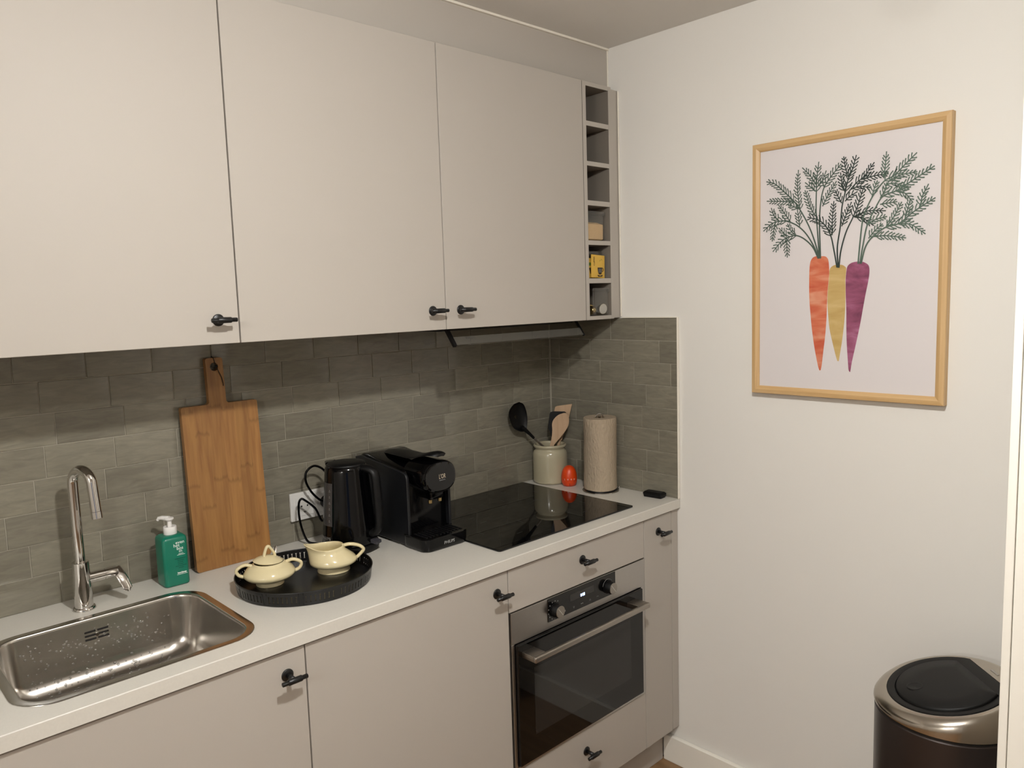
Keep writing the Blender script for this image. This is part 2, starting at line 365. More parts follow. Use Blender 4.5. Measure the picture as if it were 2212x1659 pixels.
# ------------------------------------------------------------------ wall tiles (15 x 7.5 cm, running bond with wandering offsets)
TP, TH = .1515, .0757
def tile_mesh(wd, ht, seed):
    """slab in x/z with rounded proud edges and an uneven face (front at y=0)"""
    rnd = random.Random(seed); bm = nb()
    ux = [0, .0007, .006, wd*.36, wd*.68, wd-.006, wd-.0007, wd] if wd > .05 else [0, .0012, wd/2, wd-.0012, wd]
    uz = [0, .0007, .006, ht*.5, ht-.006, ht-.0007, ht]
    tx, tz = rnd.uniform(-.006, .006), rnd.uniform(-.008, .008)
    g = []
    for i, a in enumerate(ux):
        r = []
        for j, b in enumerate(uz):
            e = min(i, len(ux)-1-i, j, len(uz)-1-j)
            y = .0026 if e == 0 else (rnd.uniform(.0002, .0006) if e == 1 else rnd.uniform(-.0005, .0005))
            y += (a-wd/2)*tx + (b-ht/2)*tz
            jx = 0 if 0 < i < len(ux)-1 else rnd.uniform(-.0003, .0003)
            jz = 0 if 0 < j < len(uz)-1 else rnd.uniform(-.0003, .0003)
            r.append(bm.verts.new((a+jx, y, b+jz)))
        g.append(r)
    for i in range(len(ux)-1):
        for j in range(len(uz)-1): bm.faces.new((g[i][j], g[i+1][j], g[i+1][j+1], g[i][j+1]))
    bb = [bm.verts.new((a, .0062, b)) for a, b in ((0, 0), (wd, 0), (wd, ht), (0, ht))]
    nx, nz = len(ux)-1, len(uz)-1
    bm.faces.new([g[i][0] for i in range(nx, -1, -1)] + [bb[0], bb[1]])
    bm.faces.new([g[nx][j] for j in range(nz, -1, -1)] + [bb[1], bb[2]])
    bm.faces.new([g[i][nz] for i in range(nx+1)] + [bb[2], bb[3]])
    bm.faces.new([g[0][j] for j in range(nz+1)] + [bb[3], bb[0]])
    bm.faces.new(bb[::-1])
    bmesh.ops.recalc_face_normals(bm, faces=bm.faces); smooth(bm, 50)
    me = bpy.data.meshes.new('tile'); bm.to_mesh(me); bm.free(); me.materials.append(m_tile); return me
J = .0019
FULL = [tile_mesh(TP-J, TH-J, s) for s in range(9)]
rows_back = [-.093, -.045, -.017, -.045, -.072, -.1365, -.0945, -.0375]      # top row first: rightmost joint
rows_right = [-.146, -.049, -.095, -.145, -.126, -.045, -.145, -.125]
gb = nb(); abox(gb, -2.6, -.0002, .0022, .0078, ZT-.03, 1.556)
obj('grout', gb, m_grout, wb)
gb = nb(); abox(gb, .0022, .0058, -.5764, .0015, ZT-.03, 1.5545)
obj('grout', gb, m_grout, wr)
def put_row(wall, joints, lo, hi, z, left, seed):
    """joints: coordinate of first joint below hi; runs along the wall from hi down to lo"""
    edges = [hi, joints]; e = joints
    while e-TP > lo: e -= TP; edges.append(e)
    edges.append(lo)
    for i, (a, b) in enumerate(zip(edges, edges[1:])):
        wd = a-b-J; top = min(TH-J, 1.5535-z-J)
        if wd < .006: continue
        full = abs(wd-(TP-J)) < 1e-4
        rnd = random.Random(seed*100+i)
        me = FULL[rnd.randrange(9)] if full else tile_mesh(wd, TH-J, seed*50+i)
        if left: inst('tile', me, wall, (b+J/2, 0, z+J/2))
        else: inst('tile', me, wall, (0, a-J/2, z+J/2), (0, 0, -math.pi/2))
for r in range(8):
    z = 1.5535-(r+1)*TH
    put_row(wb, rows_back[r], -2.6, -.0035, z, True, r+1)
    put_row(wr, rows_right[r], -.5768, -.0015, z, False, r+31)
struct(obj('trim_4', box(-.0035, .0005, -.0035, .0005, ZT, 1.553), m_grout, loc=(0, 0, ZT)), 'pale sealant joint in the tiled corner', 'trim')

# ------------------------------------------------------------------ handles
def knob_mesh():
    """T-bar handle: round rose, post, stepped bar; local origin on the door face, bar along x"""
    bm = nb()
    tube([(0, -.0002, 0), (0, -.002, 0), (0, -.0032, 0)], [.0135, .0135, .0122], 28, bm)
    tube([(0, -.003, 0), (0, -.028, 0)], .0055, 16, bm)
    tube([(-.0285, -.034, 0), (-.028, -.034, 0), (-.0155, -.034, 0), (-.0155, -.034, 0), (-.0145, -.034, 0), (.0145, -.034, 0), (.0155, -.034, 0), (.0155, -.034, 0), (.028, -.034, 0), (.0285, -.034, 0)],
         [.0042, .0048, .0048, .0058, .0066, .0066, .0058, .0048, .0048, .0042], 20, bm)
    smooth(bm); me = bpy.data.meshes.new('knob'); bm.to_mesh(me); bm.free(); me.materials.append(m_black); return me
KNOB = knob_mesh()

# ------------------------------------------------------------------ wall cabinets
def wall_cab(x0, x1, kx, label):
    t = thing('wall_cabinet', label, 'cabinet', ((x0+x1)/2, -.17, ZUB), 'wall cabinets with flush grey doors')
    obj('body', box(x0+.0005, x1-.0005, YU+.0205, -.001, ZUB+.002, ZUT-.001, .0008, 1), m_cab_in, t)
    d = obj('door', box(x0+.0016, x1-.0016, YU, YU+.0185, ZUB, ZUT, .0012), m_cab, t)
    if kx is not None: inst('knob', KNOB, d, (kx, YU, 1.607))
    return t
wall_cab(-2.585, -1.981, None, 'taupe wall cabinet at far left end of the row')
wall_cab(-1.981, -1.3765, -1.425, 'taupe wall cabinet above the sink with knob at its right')
wall_cab(-1.3765, -.7785, -.825, 'taupe wall cabinet above the cutting board and kettle')
wall_cab(-.7785, -.1823, -.7255, 'taupe wall cabinet over the hood beside the open rack')
tag(obj('soffit_panel', box(-2.6, .005, -.3005, -.28, ZUT-.0005, ZC-.0005, .001), m_cab), 'taupe filler panel between wall cabinets and ceiling', 'panel')
# open rack
rk = thing('open_rack', 'narrow open rack with six compartments at the end of the wall cabinets', 'rack', (-.11, -.17, ZUB))
for a, b in ((-.1815, -.165), (-.0505, -.037)):
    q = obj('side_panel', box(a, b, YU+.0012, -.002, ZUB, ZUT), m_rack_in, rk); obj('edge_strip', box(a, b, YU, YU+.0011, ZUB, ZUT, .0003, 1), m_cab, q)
SH = [(ZUB, 1.5665), (1.676, 1.692), (1.8025, 1.817), (1.931, 1.947), (2.0585, 2.073), (2.1855, 2.201), (2.311, ZUT)]
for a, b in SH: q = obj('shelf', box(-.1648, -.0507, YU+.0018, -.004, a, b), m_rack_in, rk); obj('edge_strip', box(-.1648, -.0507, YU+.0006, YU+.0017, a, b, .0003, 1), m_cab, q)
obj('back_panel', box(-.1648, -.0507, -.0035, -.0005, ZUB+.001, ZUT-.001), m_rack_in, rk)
tag(obj('filler_strip', box(-.0325, .0058, YU+.006, YU+.02, ZUB+.002, ZUT-.004, .001), m_cab), 'vertical taupe filler strip between open rack and right wall', 'panel')

# ------------------------------------------------------------------ extractor hood
hd = thing('extractor_hood', 'slim extractor hood with tilted smoked glass visor under wall cabinet', 'hood', (-.45, -.2, 1.50))
obj('housing', box(-.735, -.155, -.26, -.06, 1.544, 1.5525, .002), m_blkmatte, hd)
def visor(x0, x1, t, s0=0, s1=1):
    a = Vector((0, -.281, 1.5515)); b = Vector((0, -.317, 1.5035)); n = Vector((0, -.0475, .035)).normalized()*t
    p0 = a.lerp(b, s0); p1 = a.lerp(b, s1)
    return loft([[Vector((x, 0, 0))+q for q in (p0-n, p1-n, p1+n, p0+n)] for x in (x0, x1)])
gl = obj('glass_visor', visor(-.7215, -.168, .0025), m_smoke, hd)
obj('visor_band', visor(-.7205, -.169, .0031, .52, .985), m_visor_band, gl)
obj('end_strip', visor(-.733, -.7222, .0045, 0, 1.03), m_black, hd)
obj('end_strip', visor(-.1675, -.1615, .0035, 0, 1.03), m_black, hd)
vn = Vector((0, -.0475, .035)).normalized(); vd = (Vector((0, -.317, 1.5035))-Vector((0, -.281, 1.5515))).normalized()
text('lettering', 'Pelgrim', .0125, m_black, gl, Vector((-.655, -.281, 1.5515))+vd*.036+Vector((0, -.0475, -.036)).normalized()*.0035, (1, 0, 0), -vd, thick=.0002)

# ------------------------------------------------------------------ base cabinets, plinth
def base_cab(x0, x1, kx, label):
    t = thing('base_cabinet', label, 'cabinet', ((x0+x1)/2, -.3, .1377), 'base cabinets with flush grey doors')
    obj('body', box(x0+.0005, x1-.0005, YB+.0205, -.004, .1395, .915 if kx is None or x1 > -1.38 else .72, .0008, 1), m_cab_in, t)
    d = obj('door', box(x0+.0016, x1-.0016, YB, YB+.0185, .1377, .9118, .0012), m_cab, t)
    if kx is not None: inst('knob', KNOB, d, (kx, YB, .860))
    return t
base_cab(-2.585, -1.982, None, 'taupe base cabinet at far left end of the run')
base_cab(-1.982, -1.3835, -1.4275, 'taupe base cabinet under the sink')
base_cab(-1.3835, -.7855, -.8265, 'taupe base cabinet between sink cabinet and oven')
base_cab(-.1843, -.0335, -.108, 'narrow taupe base cabinet right of the oven')
oc = thing('oven_cabinet', 'taupe oven housing with a drawer front above and below', 'cabinet', (-.485, -.3, .1377))
obb = nb(); abox(obb, -.785, -.768, YB+.0205, -.004, .1395, .915); abox(obb, -.2015, -.1848, YB+.0205, -.004, .1395, .915); abox(obb, -.768, -.2015, YB+.0205, -.004, .8, .815); abox(obb, -.768, -.2015, YB+.0205, -.004, .31, .325)
obj('body', obb, m_cab_in, oc)
d = obj('drawer', box(-.7835, -.1860, YB, YB+.0185, .7925, .9118, .0012), m_cab, oc); inst('knob', KNOB, d, (-.4845, YB, .864))
d = obj('drawer', box(-.7835, -.1860, YB, YB+.0185, .1377, .3335, .0012), m_cab, oc); inst('knob', KNOB, d, (-.4845, YB, .265))
tag(obj('base_filler', box(-.0322, .0045, YB+.001, YB+.02, .1385, .915, .001), m_cab), 'taupe filler strip between narrow base cabinet and right wall', 'panel')
tag(obj('plinth', box(-2.585, -.0125, -.5131, -.495, .0005, .136, .001), m_cab), 'taupe plinth board under the base cabinets', 'plinth')

# ------------------------------------------------------------------ worktop with sink cut-out
SX0, SX1, SY0, SY1, SR = -1.903, -1.446, -.529, -.139, .075
bm = nb()
outer = [(-2.6, YW), (.0045, YW), (.0045, .0015), (-2.6, .0015)]
hole = rrect(SX0+.010, SX1-.010, SY0+.010, SY1-.010, SR-.010)
es = []
for L in (outer, hole):
    vs = [bm.verts.new((x, y, ZT)) for x, y in L]
    es += [bm.edges.new((vs[i], vs[(i+1) % len(vs)])) for i in range(len(vs))]
bmesh.ops.triangle_fill(bm, edges=es, use_beauty=True)
r = bmesh.ops.extrude_face_region(bm, geom=list(bm.faces))
bmesh.ops.translate(bm, verts=[g for g in r['geom'] if isinstance(g, bmesh.types.BMVert)], vec=(0, 0, -(ZT-ZWB)))
bmesh.ops.recalc_face_normals(bm, faces=bm.faces)
fe = [e for e in bm.edges if all(abs(v.co.y-YW) < 1e-5 for v in e.verts) and all(abs(v.co.z-ZT) < 1e-5 for v in e.verts)]
bmesh.ops.bevel(bm, geom=fe, offset=.0022, segments=4, affect='EDGES', profile=.5)
wt = tag(obj('worktop', bm, m_top, loc=(-1.3, -.29, ZWB)), 'pale grey composite worktop with inset sink and hob', 'worktop')

# ------------------------------------------------------------------ sink
sk = thing('sink', 'stainless steel inset sink bowl with rounded corners', 'sink', (-1.6745, -.334, ZT))
def sl(ins, z, r=None):
    rr = max(.02, SR-ins) if r is None else r
    return [(a, b, z) for a, b in rrect(SX0+ins, SX1-ins, SY0+ins, SY1-ins, rr, 10)]
obj('rim', loft([sl(.0, ZT+.0003), sl(.0004, ZT+.0012), sl(.002, ZT+.0016), sl(.0165, ZT+.0014), sl(.0165, ZT+.0003)], False, False), m_sink, sk)
prof = [(.0165, ZT+.0014), (.0185, ZT+.0006), (.020, ZT-.002), (.0205, ZT-.006), (.0215, ZT-.012), (.026, ZT-.05), (.033, ZT-.095)]
loops = [sl(i, z) for i, z in prof]
for k in range(1, 7):
    a = math.radians(15*k); loops.append(sl(.033+.045*(1-math.cos(a)), ZT-.095-.045*math.sin(a), SR-.03))
loops.append(sl(.14, ZT-.143, .04))
bowl = loft(loops, False, True)
obj('bowl', bowl, m_sink, sk, 60)
# outer skin gives the bowl thickness from below
obj('drain', lathe(-1.68, -.33, [(.045, ZT-.1425), (.045, ZT-.1405), (.038, ZT-.1400), (.034, ZT-.1415), (.0, ZT-.1412)], 32, False, False), m_steel, sk)
yb = lambda z: SY1 - (.0215+(.026-.0215)*(ZT-.012-z)/.038)       # back wall of the bowl
for ix in (0, 1):
    for iz in (0, 1, 2):
        x0 = -1.703+ix*.0265; z0 = ZT-.0475+iz*.0085
        sb = nb(); y = yb(z0+.001)-.0008
        abox(sb, x0, x0+.0225, y-.0008, y+.0035, z0, z0+.0040); obj('overflow_slot', sb, m_gap, sk)
obj('overflow_screw', tube([(-1.6777, yb(ZT-.038)-.002, ZT-.038), (-1.6777, yb(ZT-.038)+.001, ZT-.038)], .004, 16), m_chrome, sk)
dr = nb(); rnd = random.Random(3)
def drop(bm, c, n, r):
    n = Vector(n).normalized(); a = n.orthogonal().normalized(); b = n.cross(a)
    L = [[Vector(c)+(a*math.cos(t*1.0472)+b*math.sin(t*1.0472))*r*q + n*h*r for t in range(6)] for q, h in ((1, .05), (.85, .35), (.45, .58))]
    loft(L, False, True, bm)
for i in range(130):
    z = ZT-.02-.075*rnd.random()**.8; drop(dr, (rnd.uniform(-1.83, -1.52), yb(z)-.0003, z), (0, -1, .12), rnd.uniform(.0013, .0033))
for i in range(110):
    ang = math.radians(rnd.uniform(5, 88)); ins = .033+.045*(1-math.cos(ang)); z = ZT-.095-.045*math.sin(ang)
    drop(dr, (rnd.uniform(-1.82, -1.53), SY1-ins-.0004, z+.0004), (0, -math.cos(ang), math.sin(ang)), rnd.uniform(.0014, .0038))
for i in range(90):
    drop(dr, (rnd.uniform(-1.76, -1.59), rnd.uniform(-.4, -.23), ZT-.1405), (0, 0, 1), rnd.uniform(.0014, .0038))
o = obj('water_droplets', dr, m_water, sk); o['kind'] = 'stuff'; o['label'] = 'scattered water droplets inside the steel bowl'

# ------------------------------------------------------------------ tap
TX, TY = -1.6795, -.085
tp = thing('tap', 'chrome mixer tap with high arched spout behind the sink', 'tap', (TX, TY, ZT))
obj('base', lathe(TX, TY, [(.0245, ZT+.0002), (.0245, ZT+.003), (.0225, ZT+.006), (.0195, ZT+.0065)], 40), m_chrome, tp)
obj('body', lathe(TX, TY, [(.0195, ZT+.006), (.0192, ZT+.04), (.0184, ZT+.10), (.0181, ZT+.1125), (.0172, ZT+.1135)], 40), m_chrome, tp)
sdx, sdy = .35, -.94       # spout swings a little to the right of straight ahead
cc = .0335; P = [(TX, TY, ZT+.11), (TX, TY, ZT+.2), (TX, TY, 1.246)]
P += [(TX+sdx*(cc-cc*math.cos(math.radians(a))), TY+sdy*(cc-cc*math.cos(math.radians(a))), 1.246+cc*math.sin(math.radians(a))) for a in range(10, 180, 7)]
ax, ay, az = P[-1]; t = Vector(P[-1])-Vector(P[-2]); t.normalize(); P += [tuple(Vector(P[-1])+t*q) for q in (.02, .060)]
sp = obj('spout', tube(P, .0112, 24), m_chrome, tp)
e = Vector(P[-1]); obj('aerator', tube([e+t*.0003, e+t*.0006, e+t*.016, e+t*.0165], [.0112, .0117, .0117, .010], 24), m_chrome, sp)
lv = obj('handle', tube([(TX+.012, TY, 1.019), (TX+.046, TY, 1.019), (TX+.047, TY, 1.019), (TX+.047, TY, 1.019), (TX+.049, TY, 1.019), (TX+.049, TY, 1.019), (TX+.072, TY, 1.019), (TX+.076, TY, 1.019)], [.0132, .0132, .0132, .0120, .0120, .0132, .0132, .0118], 28), m_chrome, tp)
obj('lever', tube(spline([(TX+.0745, TY+.004, 1.026), (TX+.080, TY-.010, 1.011), (TX+.086, TY-.022, .992), (TX+.0905, TY-.031, .973)], 6), [.011]*6+[.0115]*6+[.0105]*5+[.006, .003], 16, flat=.30, upv=(1, 0, .1)), m_chrome, lv)

# ------------------------------------------------------------------ oven
OX0, OX1, OC = -.7805, -.1885, -.487
ov = thing('oven', 'built-in oven with steel fascia, black glass door and bar handle', 'oven', (OC, -.3, .335))
obj('housing', box(-.766, -.203, -.555, -.06, .345, .78), m_blkmatte, ov)
fp = nb()   # steel front plate with the door opening
for a in ((OX0, OX1, .7005, .7895), (OX0, -.7705, .345, .7005), (-.2065, OX1, .345, .7005), (OX0, OX1, .3355, .345)):
    abox(fp, a[0], a[1], YB-.002, YB+.02, a[2], a[3], .0006, 1)
obj('fascia', fp, m_steel_d, ov)
cp = obj('control_panel', box(-.6385, -.338, YB-.0042, YB-.0021, .7212, .7885, .0004, 1), m_blkpanel, ov)
yf = YB-.0044
obj('display', box(-.5465, -.4405, yf-.0002, yf, .7545, .7755), mat('display_glass', '2b2a28', .12), cp)
# clock digits 8:38 as seven-segment bars
def seg(bm, ch, x, z, h=.0078, wd=.0043, t=.0010):
    on = {'8': 'abcdefg', '3': 'abcdg'}[ch]; y0, y1 = yf-.0006, yf-.0003; m = h/2
    R = {'a': (0, wd, h-t, h), 'd': (0, wd, 0, t), 'g': (0, wd, m-t/2, m+t/2), 'b': (wd-t, wd, m, h), 'c': (wd-t, wd, 0, m), 'f': (0, t, m, h), 'e': (0, t, 0, m)}
    for s in on: q = R[s]; abox(bm, x+q[0], x+q[1], y0, y1, z+q[2], z+q[3])
db = nb(); seg(db, '8', -.5005, .7568); seg(db, '3', -.4930, .7568); seg(db, '8', -.4868, .7568)
for zz in (.759, .762): abox(db, -.4952, -.4944, yf-.0006, yf-.0003, zz, zz+.0008)
obj('clock_digits', db, m_led, cp)
def oven_knob(x, z):
    k = obj('knob', tube([(x, yf, z), (x, yf-.003, z), (x, yf-.0032, z), (x, yf-.021, z), (x, yf-.022, z)], [.0205, .0205, .0185, .0180, .0172], 40), m_blkmatte, ov)
    obj('knob_cap', tube([(x, yf-.0218, z), (x, yf-.0232, z), (x, yf-.0236, z)], [.0172, .0172, .0164], 40), m_steel, k)
    a = math.radians(-50); dx, dz = math.cos(a), math.sin(a)
    mk = tube([(x-dx*.015, yf-.0237, z-dz*.015), (x+dx*.015, yf-.0237, z+dz*.015)], .0006, 6); obj('pointer', mk, m_print_w, k)
KZ = .7505
oven_knob(-.6115, KZ); oven_knob(-.3755, KZ)
ic = nb()
def ring_icon(x, z, r, a0=0, a1=360, t=.0005, n=10):
    pts = [(x+r*math.cos(math.radians(a0+(a1-a0)*i/n)), yf-.0002, z+r*math.sin(math.radians(a0+(a1-a0)*i/n))) for i in range(n+1)]
    tube(pts, t*.7, 4, ic)
def rect_icon(x, z, w_, h_, ang=0): abox(ic, x-w_/2, x+w_/2, yf-.0003, yf-.0001, z-h_/2, z+h_/2)
for i in range(9):
    a = math.radians(60+i*26); rect_icon(-.6115+.0262*math.cos(a), KZ+.0262*math.sin(a), .0030, .0026)
ring_icon(-.3755, KZ, .0245, 40, 165, .0006, 14)
for i, x in enumerate((-.568, -.531, -.495, -.459, -.424)):
    z = .7345
    if i == 0: rect_icon(x, z, .0026, .0052)
    elif i == 1: ring_icon(x, z, .0022); rect_icon(x, z-.003, .001, .002)
    elif i == 2: rect_icon(x-.003, z, .003, .0022); rect_icon(x+.003, z, .003, .0022)
    elif i == 3: ring_icon(x, z, .0024)
    else: ring_icon(x-.0015, z-.001, .0028, 20, 160, .0005, 6); rect_icon(x+.004, z, .001, .0022)
obj('printed_icons', ic, m_print_g, cp)['kind'] = 'stuff'
dr = obj('door', box(-.7685, -.2085, YB-.011, YB+.018, .3475, .6985, .003), m_blkglass, ov)
obj('window', box(-.7075, -.274, YB-.0114, YB-.0111, .420, .6165), m_winglass, dr)
def bracket(x0, x1): return box(x0, x1, -.626, YB-.0105, .6605, .6765, .0012)
obj('handle_bracket', bracket(-.7525, -.706), m_steel, dr); obj('handle_bracket', bracket(-.2915, -.245), m_steel, dr)
obj('handle', box(-.7545, -.243, -.6375, -.6255, .6600, .6770, .004, 3), m_steel, dr)

# ------------------------------------------------------------------ hob
hb = thing('hob', 'black glass induction hob set on the worktop above the oven', 'hob', (-.473, -.268, ZT))
HX0, HX1, HY0, HY1 = -.7705, -.1755, -.525, -.011
hg = obj('glass', prism(rrect(HX0, HX1, HY0, HY1, .008, 4), lambda u, v, d: (u, v, ZT+d), .0004, .0052, .0012), m_blkglass, hb)
mk = nb()
for x, y in ((-.62, -.15), (-.62, -.37), (-.33, -.15), (-.33, -.37)):
    for sx, sy in ((1, 0), (-1, 0), (0, 1), (0, -1)):
        abox(mk, x+sx*.08-(.012 if sx == 0 else .0006), x+sx*.08+(.012 if sx == 0 else .0006), y+sy*.08-(.012 if sy == 0 else .0006), y+sy*.08+(.012 if sy == 0 else .0006), ZT+.00522, ZT+.0053)
abox(mk, -.215, -.197, -.466, -.4648, ZT+.00522, ZT+.0053)
obj('printed_marks', mk, mat('faint_grey_print', '3a3a3a', .4), hg)['kind'] = 'stuff'

# ------------------------------------------------------------------ soap bottle
sb = thing('soap_bottle', 'green square hand soap bottle with white pump beside the tap', 'bottle', (-1.470, -.074, ZT))
def bl(ins, z): return [(a, b, z) for a, b in rrect(-1.5015+ins, -1.4405-ins, -.1035+ins, -.0445-ins, max(.003, .009-ins*.4), 5)]
obj('body', loft([bl(.004, ZT+.0003), bl(.001, ZT+.002), bl(0, ZT+.006), bl(0, ZT+.117), bl(.0015, ZT+.122), bl(.006, ZT+.1265), bl(.013, ZT+.1285)]), m_green, sb, 60)
PX, PY = -1.4710, -.0740
obj('collar', lathe(PX, PY, [(.0155, ZT+.128), (.0158, ZT+.129), (.0158, ZT+.146), (.0150, ZT+.1475), (.0125, ZT+.1478), (.0118, ZT+.1462), (.006, ZT+.1462)], 36, True, False), m_pump, sb)
hd2 = nb(); lathe(PX, PY, [(.0055, ZT+.146), (.0052, ZT+.160), (.0085, ZT+.163), (.0108, ZT+.1655), (.0108, ZT+.168), (.009, ZT+.1692)], 28, bm=hd2)
tube([(PX, PY, ZT+.1665), (PX-.012, PY+.014, ZT+.1685), (PX-.018, PY+.021, ZT+.1675), (PX-.020, PY+.0235, ZT+.162)], [.0068, .0055, .0042, .0035], 12, hd2)
obj('pump_head', hd2, m_pump, sb)
yl = -.1037
for s, xx, zz, sz in (('even', -1.4600, 1.0545, .0115), ('het', -1.4690, 1.0475, .0115), ('bos', -1.4610, 1.0395, .0115), ('in', -1.4600, 1.0325, .0115)):
    text('lettering', s, sz, m_print_w, sb, (xx, yl, zz), (1, 0, 0), (0, 0, 1), thick=.00012)
for i, wd in enumerate((.012, .019)): obj('lettering', box(-1.4595-wd/2, -1.4595+wd/2, yl-.0001, yl, 1.0283-i*.0028, 1.0294-i*.0028), m_print_w, sb)
for i, wd in enumerate((.028, .015, .015, .014, .026, .012)):
    lb = nb(); xx = -1.4615-wd/2
    while xx < -1.4615+wd/2-.001: q = random.uniform(.0015, .0045); abox(lb, xx, xx+q, yl-.0001, yl, 1.0165-i*.0047, 1.0180-i*.0047); xx += q+.0006
    obj('small_print', lb, m_print_d, sb)
text('lettering', 'handzeep', .0058, m_print_w, sb, (-1.4600, yl, .9792), (1, 0, 0), (0, 0, 1), thick=.00025)
obj('lettering', box(-1.4725, -1.4470, yl-.0001, yl, .9762, .9771), m_print_w, sb)

# ------------------------------------------------------------------ cutting board
ct = thing('cutting_board', 'tall bamboo cutting board with handle leaning on the tiled wall', 'cutting board', (-1.30, -.035, ZT))
zb, zt2 = ZT+.0006, 1.503
def lean(u, v, d):     # board plane leans back against the wall
    f = (v-zb)/(zt2-zb); y = -.0530 + f*(.0530-.0195)
    return (u, y+d, v)
R8 = lambda cx, cz, r, a0, a1, n=5: [(cx+r*math.cos(math.radians(a0+(a1-a0)*i/n)), cz+r*math.sin(math.radians(a0+(a1-a0)*i/n))) for i in range(n+1)]
bx0, bx1, hx0, hx1, zs = -1.4040, -1.1985, -1.3295, -1.2835, 1.3815
outl = R8(bx0+.008, zb+.008, .008, 180, 270) + R8(bx1-.008, zb+.008, .008, 270, 360) + R8(bx1-.006, zs-.006, .006, 0, 90) + R8(hx1+.008, zs+.008, .008, 270, 180) + R8(hx1-.006, zt2-.006, .006, 0, 90) + R8(hx0+.006, zt2-.006, .006, 90, 180) + R8(hx0-.008, zs+.008, .008, 0, -90) + R8(bx0+.006, zs-.006, .006, 90, 180)
hx, hz, hr = -1.3075, 1.4795, .0112
holel = [(hx+hr*math.cos(-2*math.pi*i/20), hz+hr*math.sin(-2*math.pi*i/20)) for i in range(20)]
bm = nb(); es = []
for L in (outl, holel):
    vs = [bm.verts.new(lean(u, v, 0)) for u, v in L]; es += [bm.edges.new((vs[i], vs[(i+1) % len(vs)])) for i in range(len(vs))]
bmesh.ops.triangle_fill(bm, edges=es, use_beauty=True)
r = bmesh.ops.extrude_face_region(bm, geom=list(bm.faces)); bmesh.ops.translate(bm, verts=[g for g in r['geom'] if isinstance(g, bmesh.types.BMVert)], vec=(0, .016, 0))
obj('board', bm, m_board, ct, 30)
yh = lean(0, hz, 0)[1]
obj('string_loop', tube(spline([(hx-.001, yh+.012, hz+.0265), (hx-.0015, yh-.001, hz+.0235), (hx+.002, yh-.0022, hz+.010), (hx+.003, yh-.004, hz+.002), (hx+.009, yh-.0045, hz-.012), (hx+.0165, yh-.0035, hz-.03), (hx+.0195, yh-.004, hz-.046), (hx+.0195, yh-.004, hz-.052)], 5), .0010, 8), m_string, ct)
obj('string_knot', lathe(hx+.006, yh-.0028, [(.0008, hz-.002), (.0022, hz+.000), (.0024, hz+.003), (.0010, hz+.005)], 10), m_string, ct)

# ------------------------------------------------------------------ wall socket
so = thing('wall_socket', 'white double wall socket on the tiles behind the kettle', 'socket', (-1.03, -.004, 1.01))
obj('cover_plate', box(-1.110, -.957, -.0105, -.0012, 1.0105, 1.0925, .0015), m_socket, so)
for cx in (-1.0680, -.9990):
    s = obj('socket_insert', box(cx-.029, cx+.029, -.0122, -.0100, 1.0225, 1.0805, .0008), m_socket, so)
    obj('socket_well', tube([(cx, -.0130, 1.0515), (cx, -.0131, 1.0515)], .0195, 32), mat('socket_well_plastic', 'cfcbc4', .35), s)
    for dx in (-.0095, .0095): obj('contact_hole', tube([(cx+dx, -.01315, 1.0515), (cx+dx, -.0134, 1.0515)], .0026, 14), m_gap, s)
    for dz in (-.0175, .0175): obj('earth_clip', box(cx-.003, cx+.003, -.0136, -.0131, 1.0515+dz-.002, 1.0515+dz+.002), m_steel, s)

# ------------------------------------------------------------------ kettle
KX, KY = -1.022, -.178
ke = thing('kettle', 'glossy black electric kettle with water gauge and big handle', 'kettle', (KX, KY, ZT))
obj('base', lathe(KX, KY, [(.074, ZT+.0004), (.079, ZT+.003), (.0805, ZT+.008), (.0795, ZT+.020), (.077, ZT+.0215)], 56), m_blkmatte, ke)
kr = lambda z: .0765-(z-.972)*(.0765-.0585)/(1.185-.972)
bp = [(.0745, .9705)] + [(kr(z), z) for z in (.973, 1.0, 1.03, 1.06, 1.09, 1.12, 1.15, 1.175)] + [(.0575, 1.186), (.054, 1.1895)]
obj('body', lathe(KX, KY, bp, 56), m_blkplast, ke, 50)
obj('lid', lathe(KX, KY, [(.0535, 1.1897), (.0535, 1.1925), (.050, 1.1955), (.030, 1.1985), (.0, 1.1992)], 48, True, False), m_blkmatte, ke, 50)
h = Vector((.42, -.9075, 0)); sd = Vector((.9075, .42, 0)); kc = Vector((KX, KY, 0))
sp0 = kc-h*.05
obj('spout', loft([[sp0+sd*a*q-h*b*q2+Vector((0, 0, z)) for a, b in ((-.022, 0), (-.012, .012), (0, .018), (.012, .012), (.022, 0), (0, -.004))] for q, q2, z in ((.6, .3, 1.145), (.85, .7, 1.172), (1, 1, 1.196))]), m_blkplast, ke)
hp = spline([kc+h*.048+Vector((0, 0, 1.182)), kc+h*.074+Vector((0, 0, 1.180)), kc+h*.092+Vector((0, 0, 1.165)), kc+h*.0965+Vector((0, 0, 1.12)), kc+h*.0985+Vector((0, 0, 1.06)), kc+h*.097+Vector((0, 0, 1.022)), kc+h*.084+Vector((0, 0, 1.003)), kc+h*.068+Vector((0, 0, 1.0))], 6)
obj('handle', tube(hp, [.0105]*(len(hp)), 20, flat=1.45, upv=h), m_blkmatte, ke, 60)
obj('switch', loft([[kc+h*q+sd*s*wd+Vector((0, 0, z)) for s, z in ((-1, z0), (1, z0), (1, z1), (-1, z1))] for q, wd, z0, z1 in ((.070, .012, .9745, .985), (.094, .012, .9705, .9785), (.0955, .0105, .9715, .9775))]), mat('grey_switch', '3c3b40', .4), ke, 20)
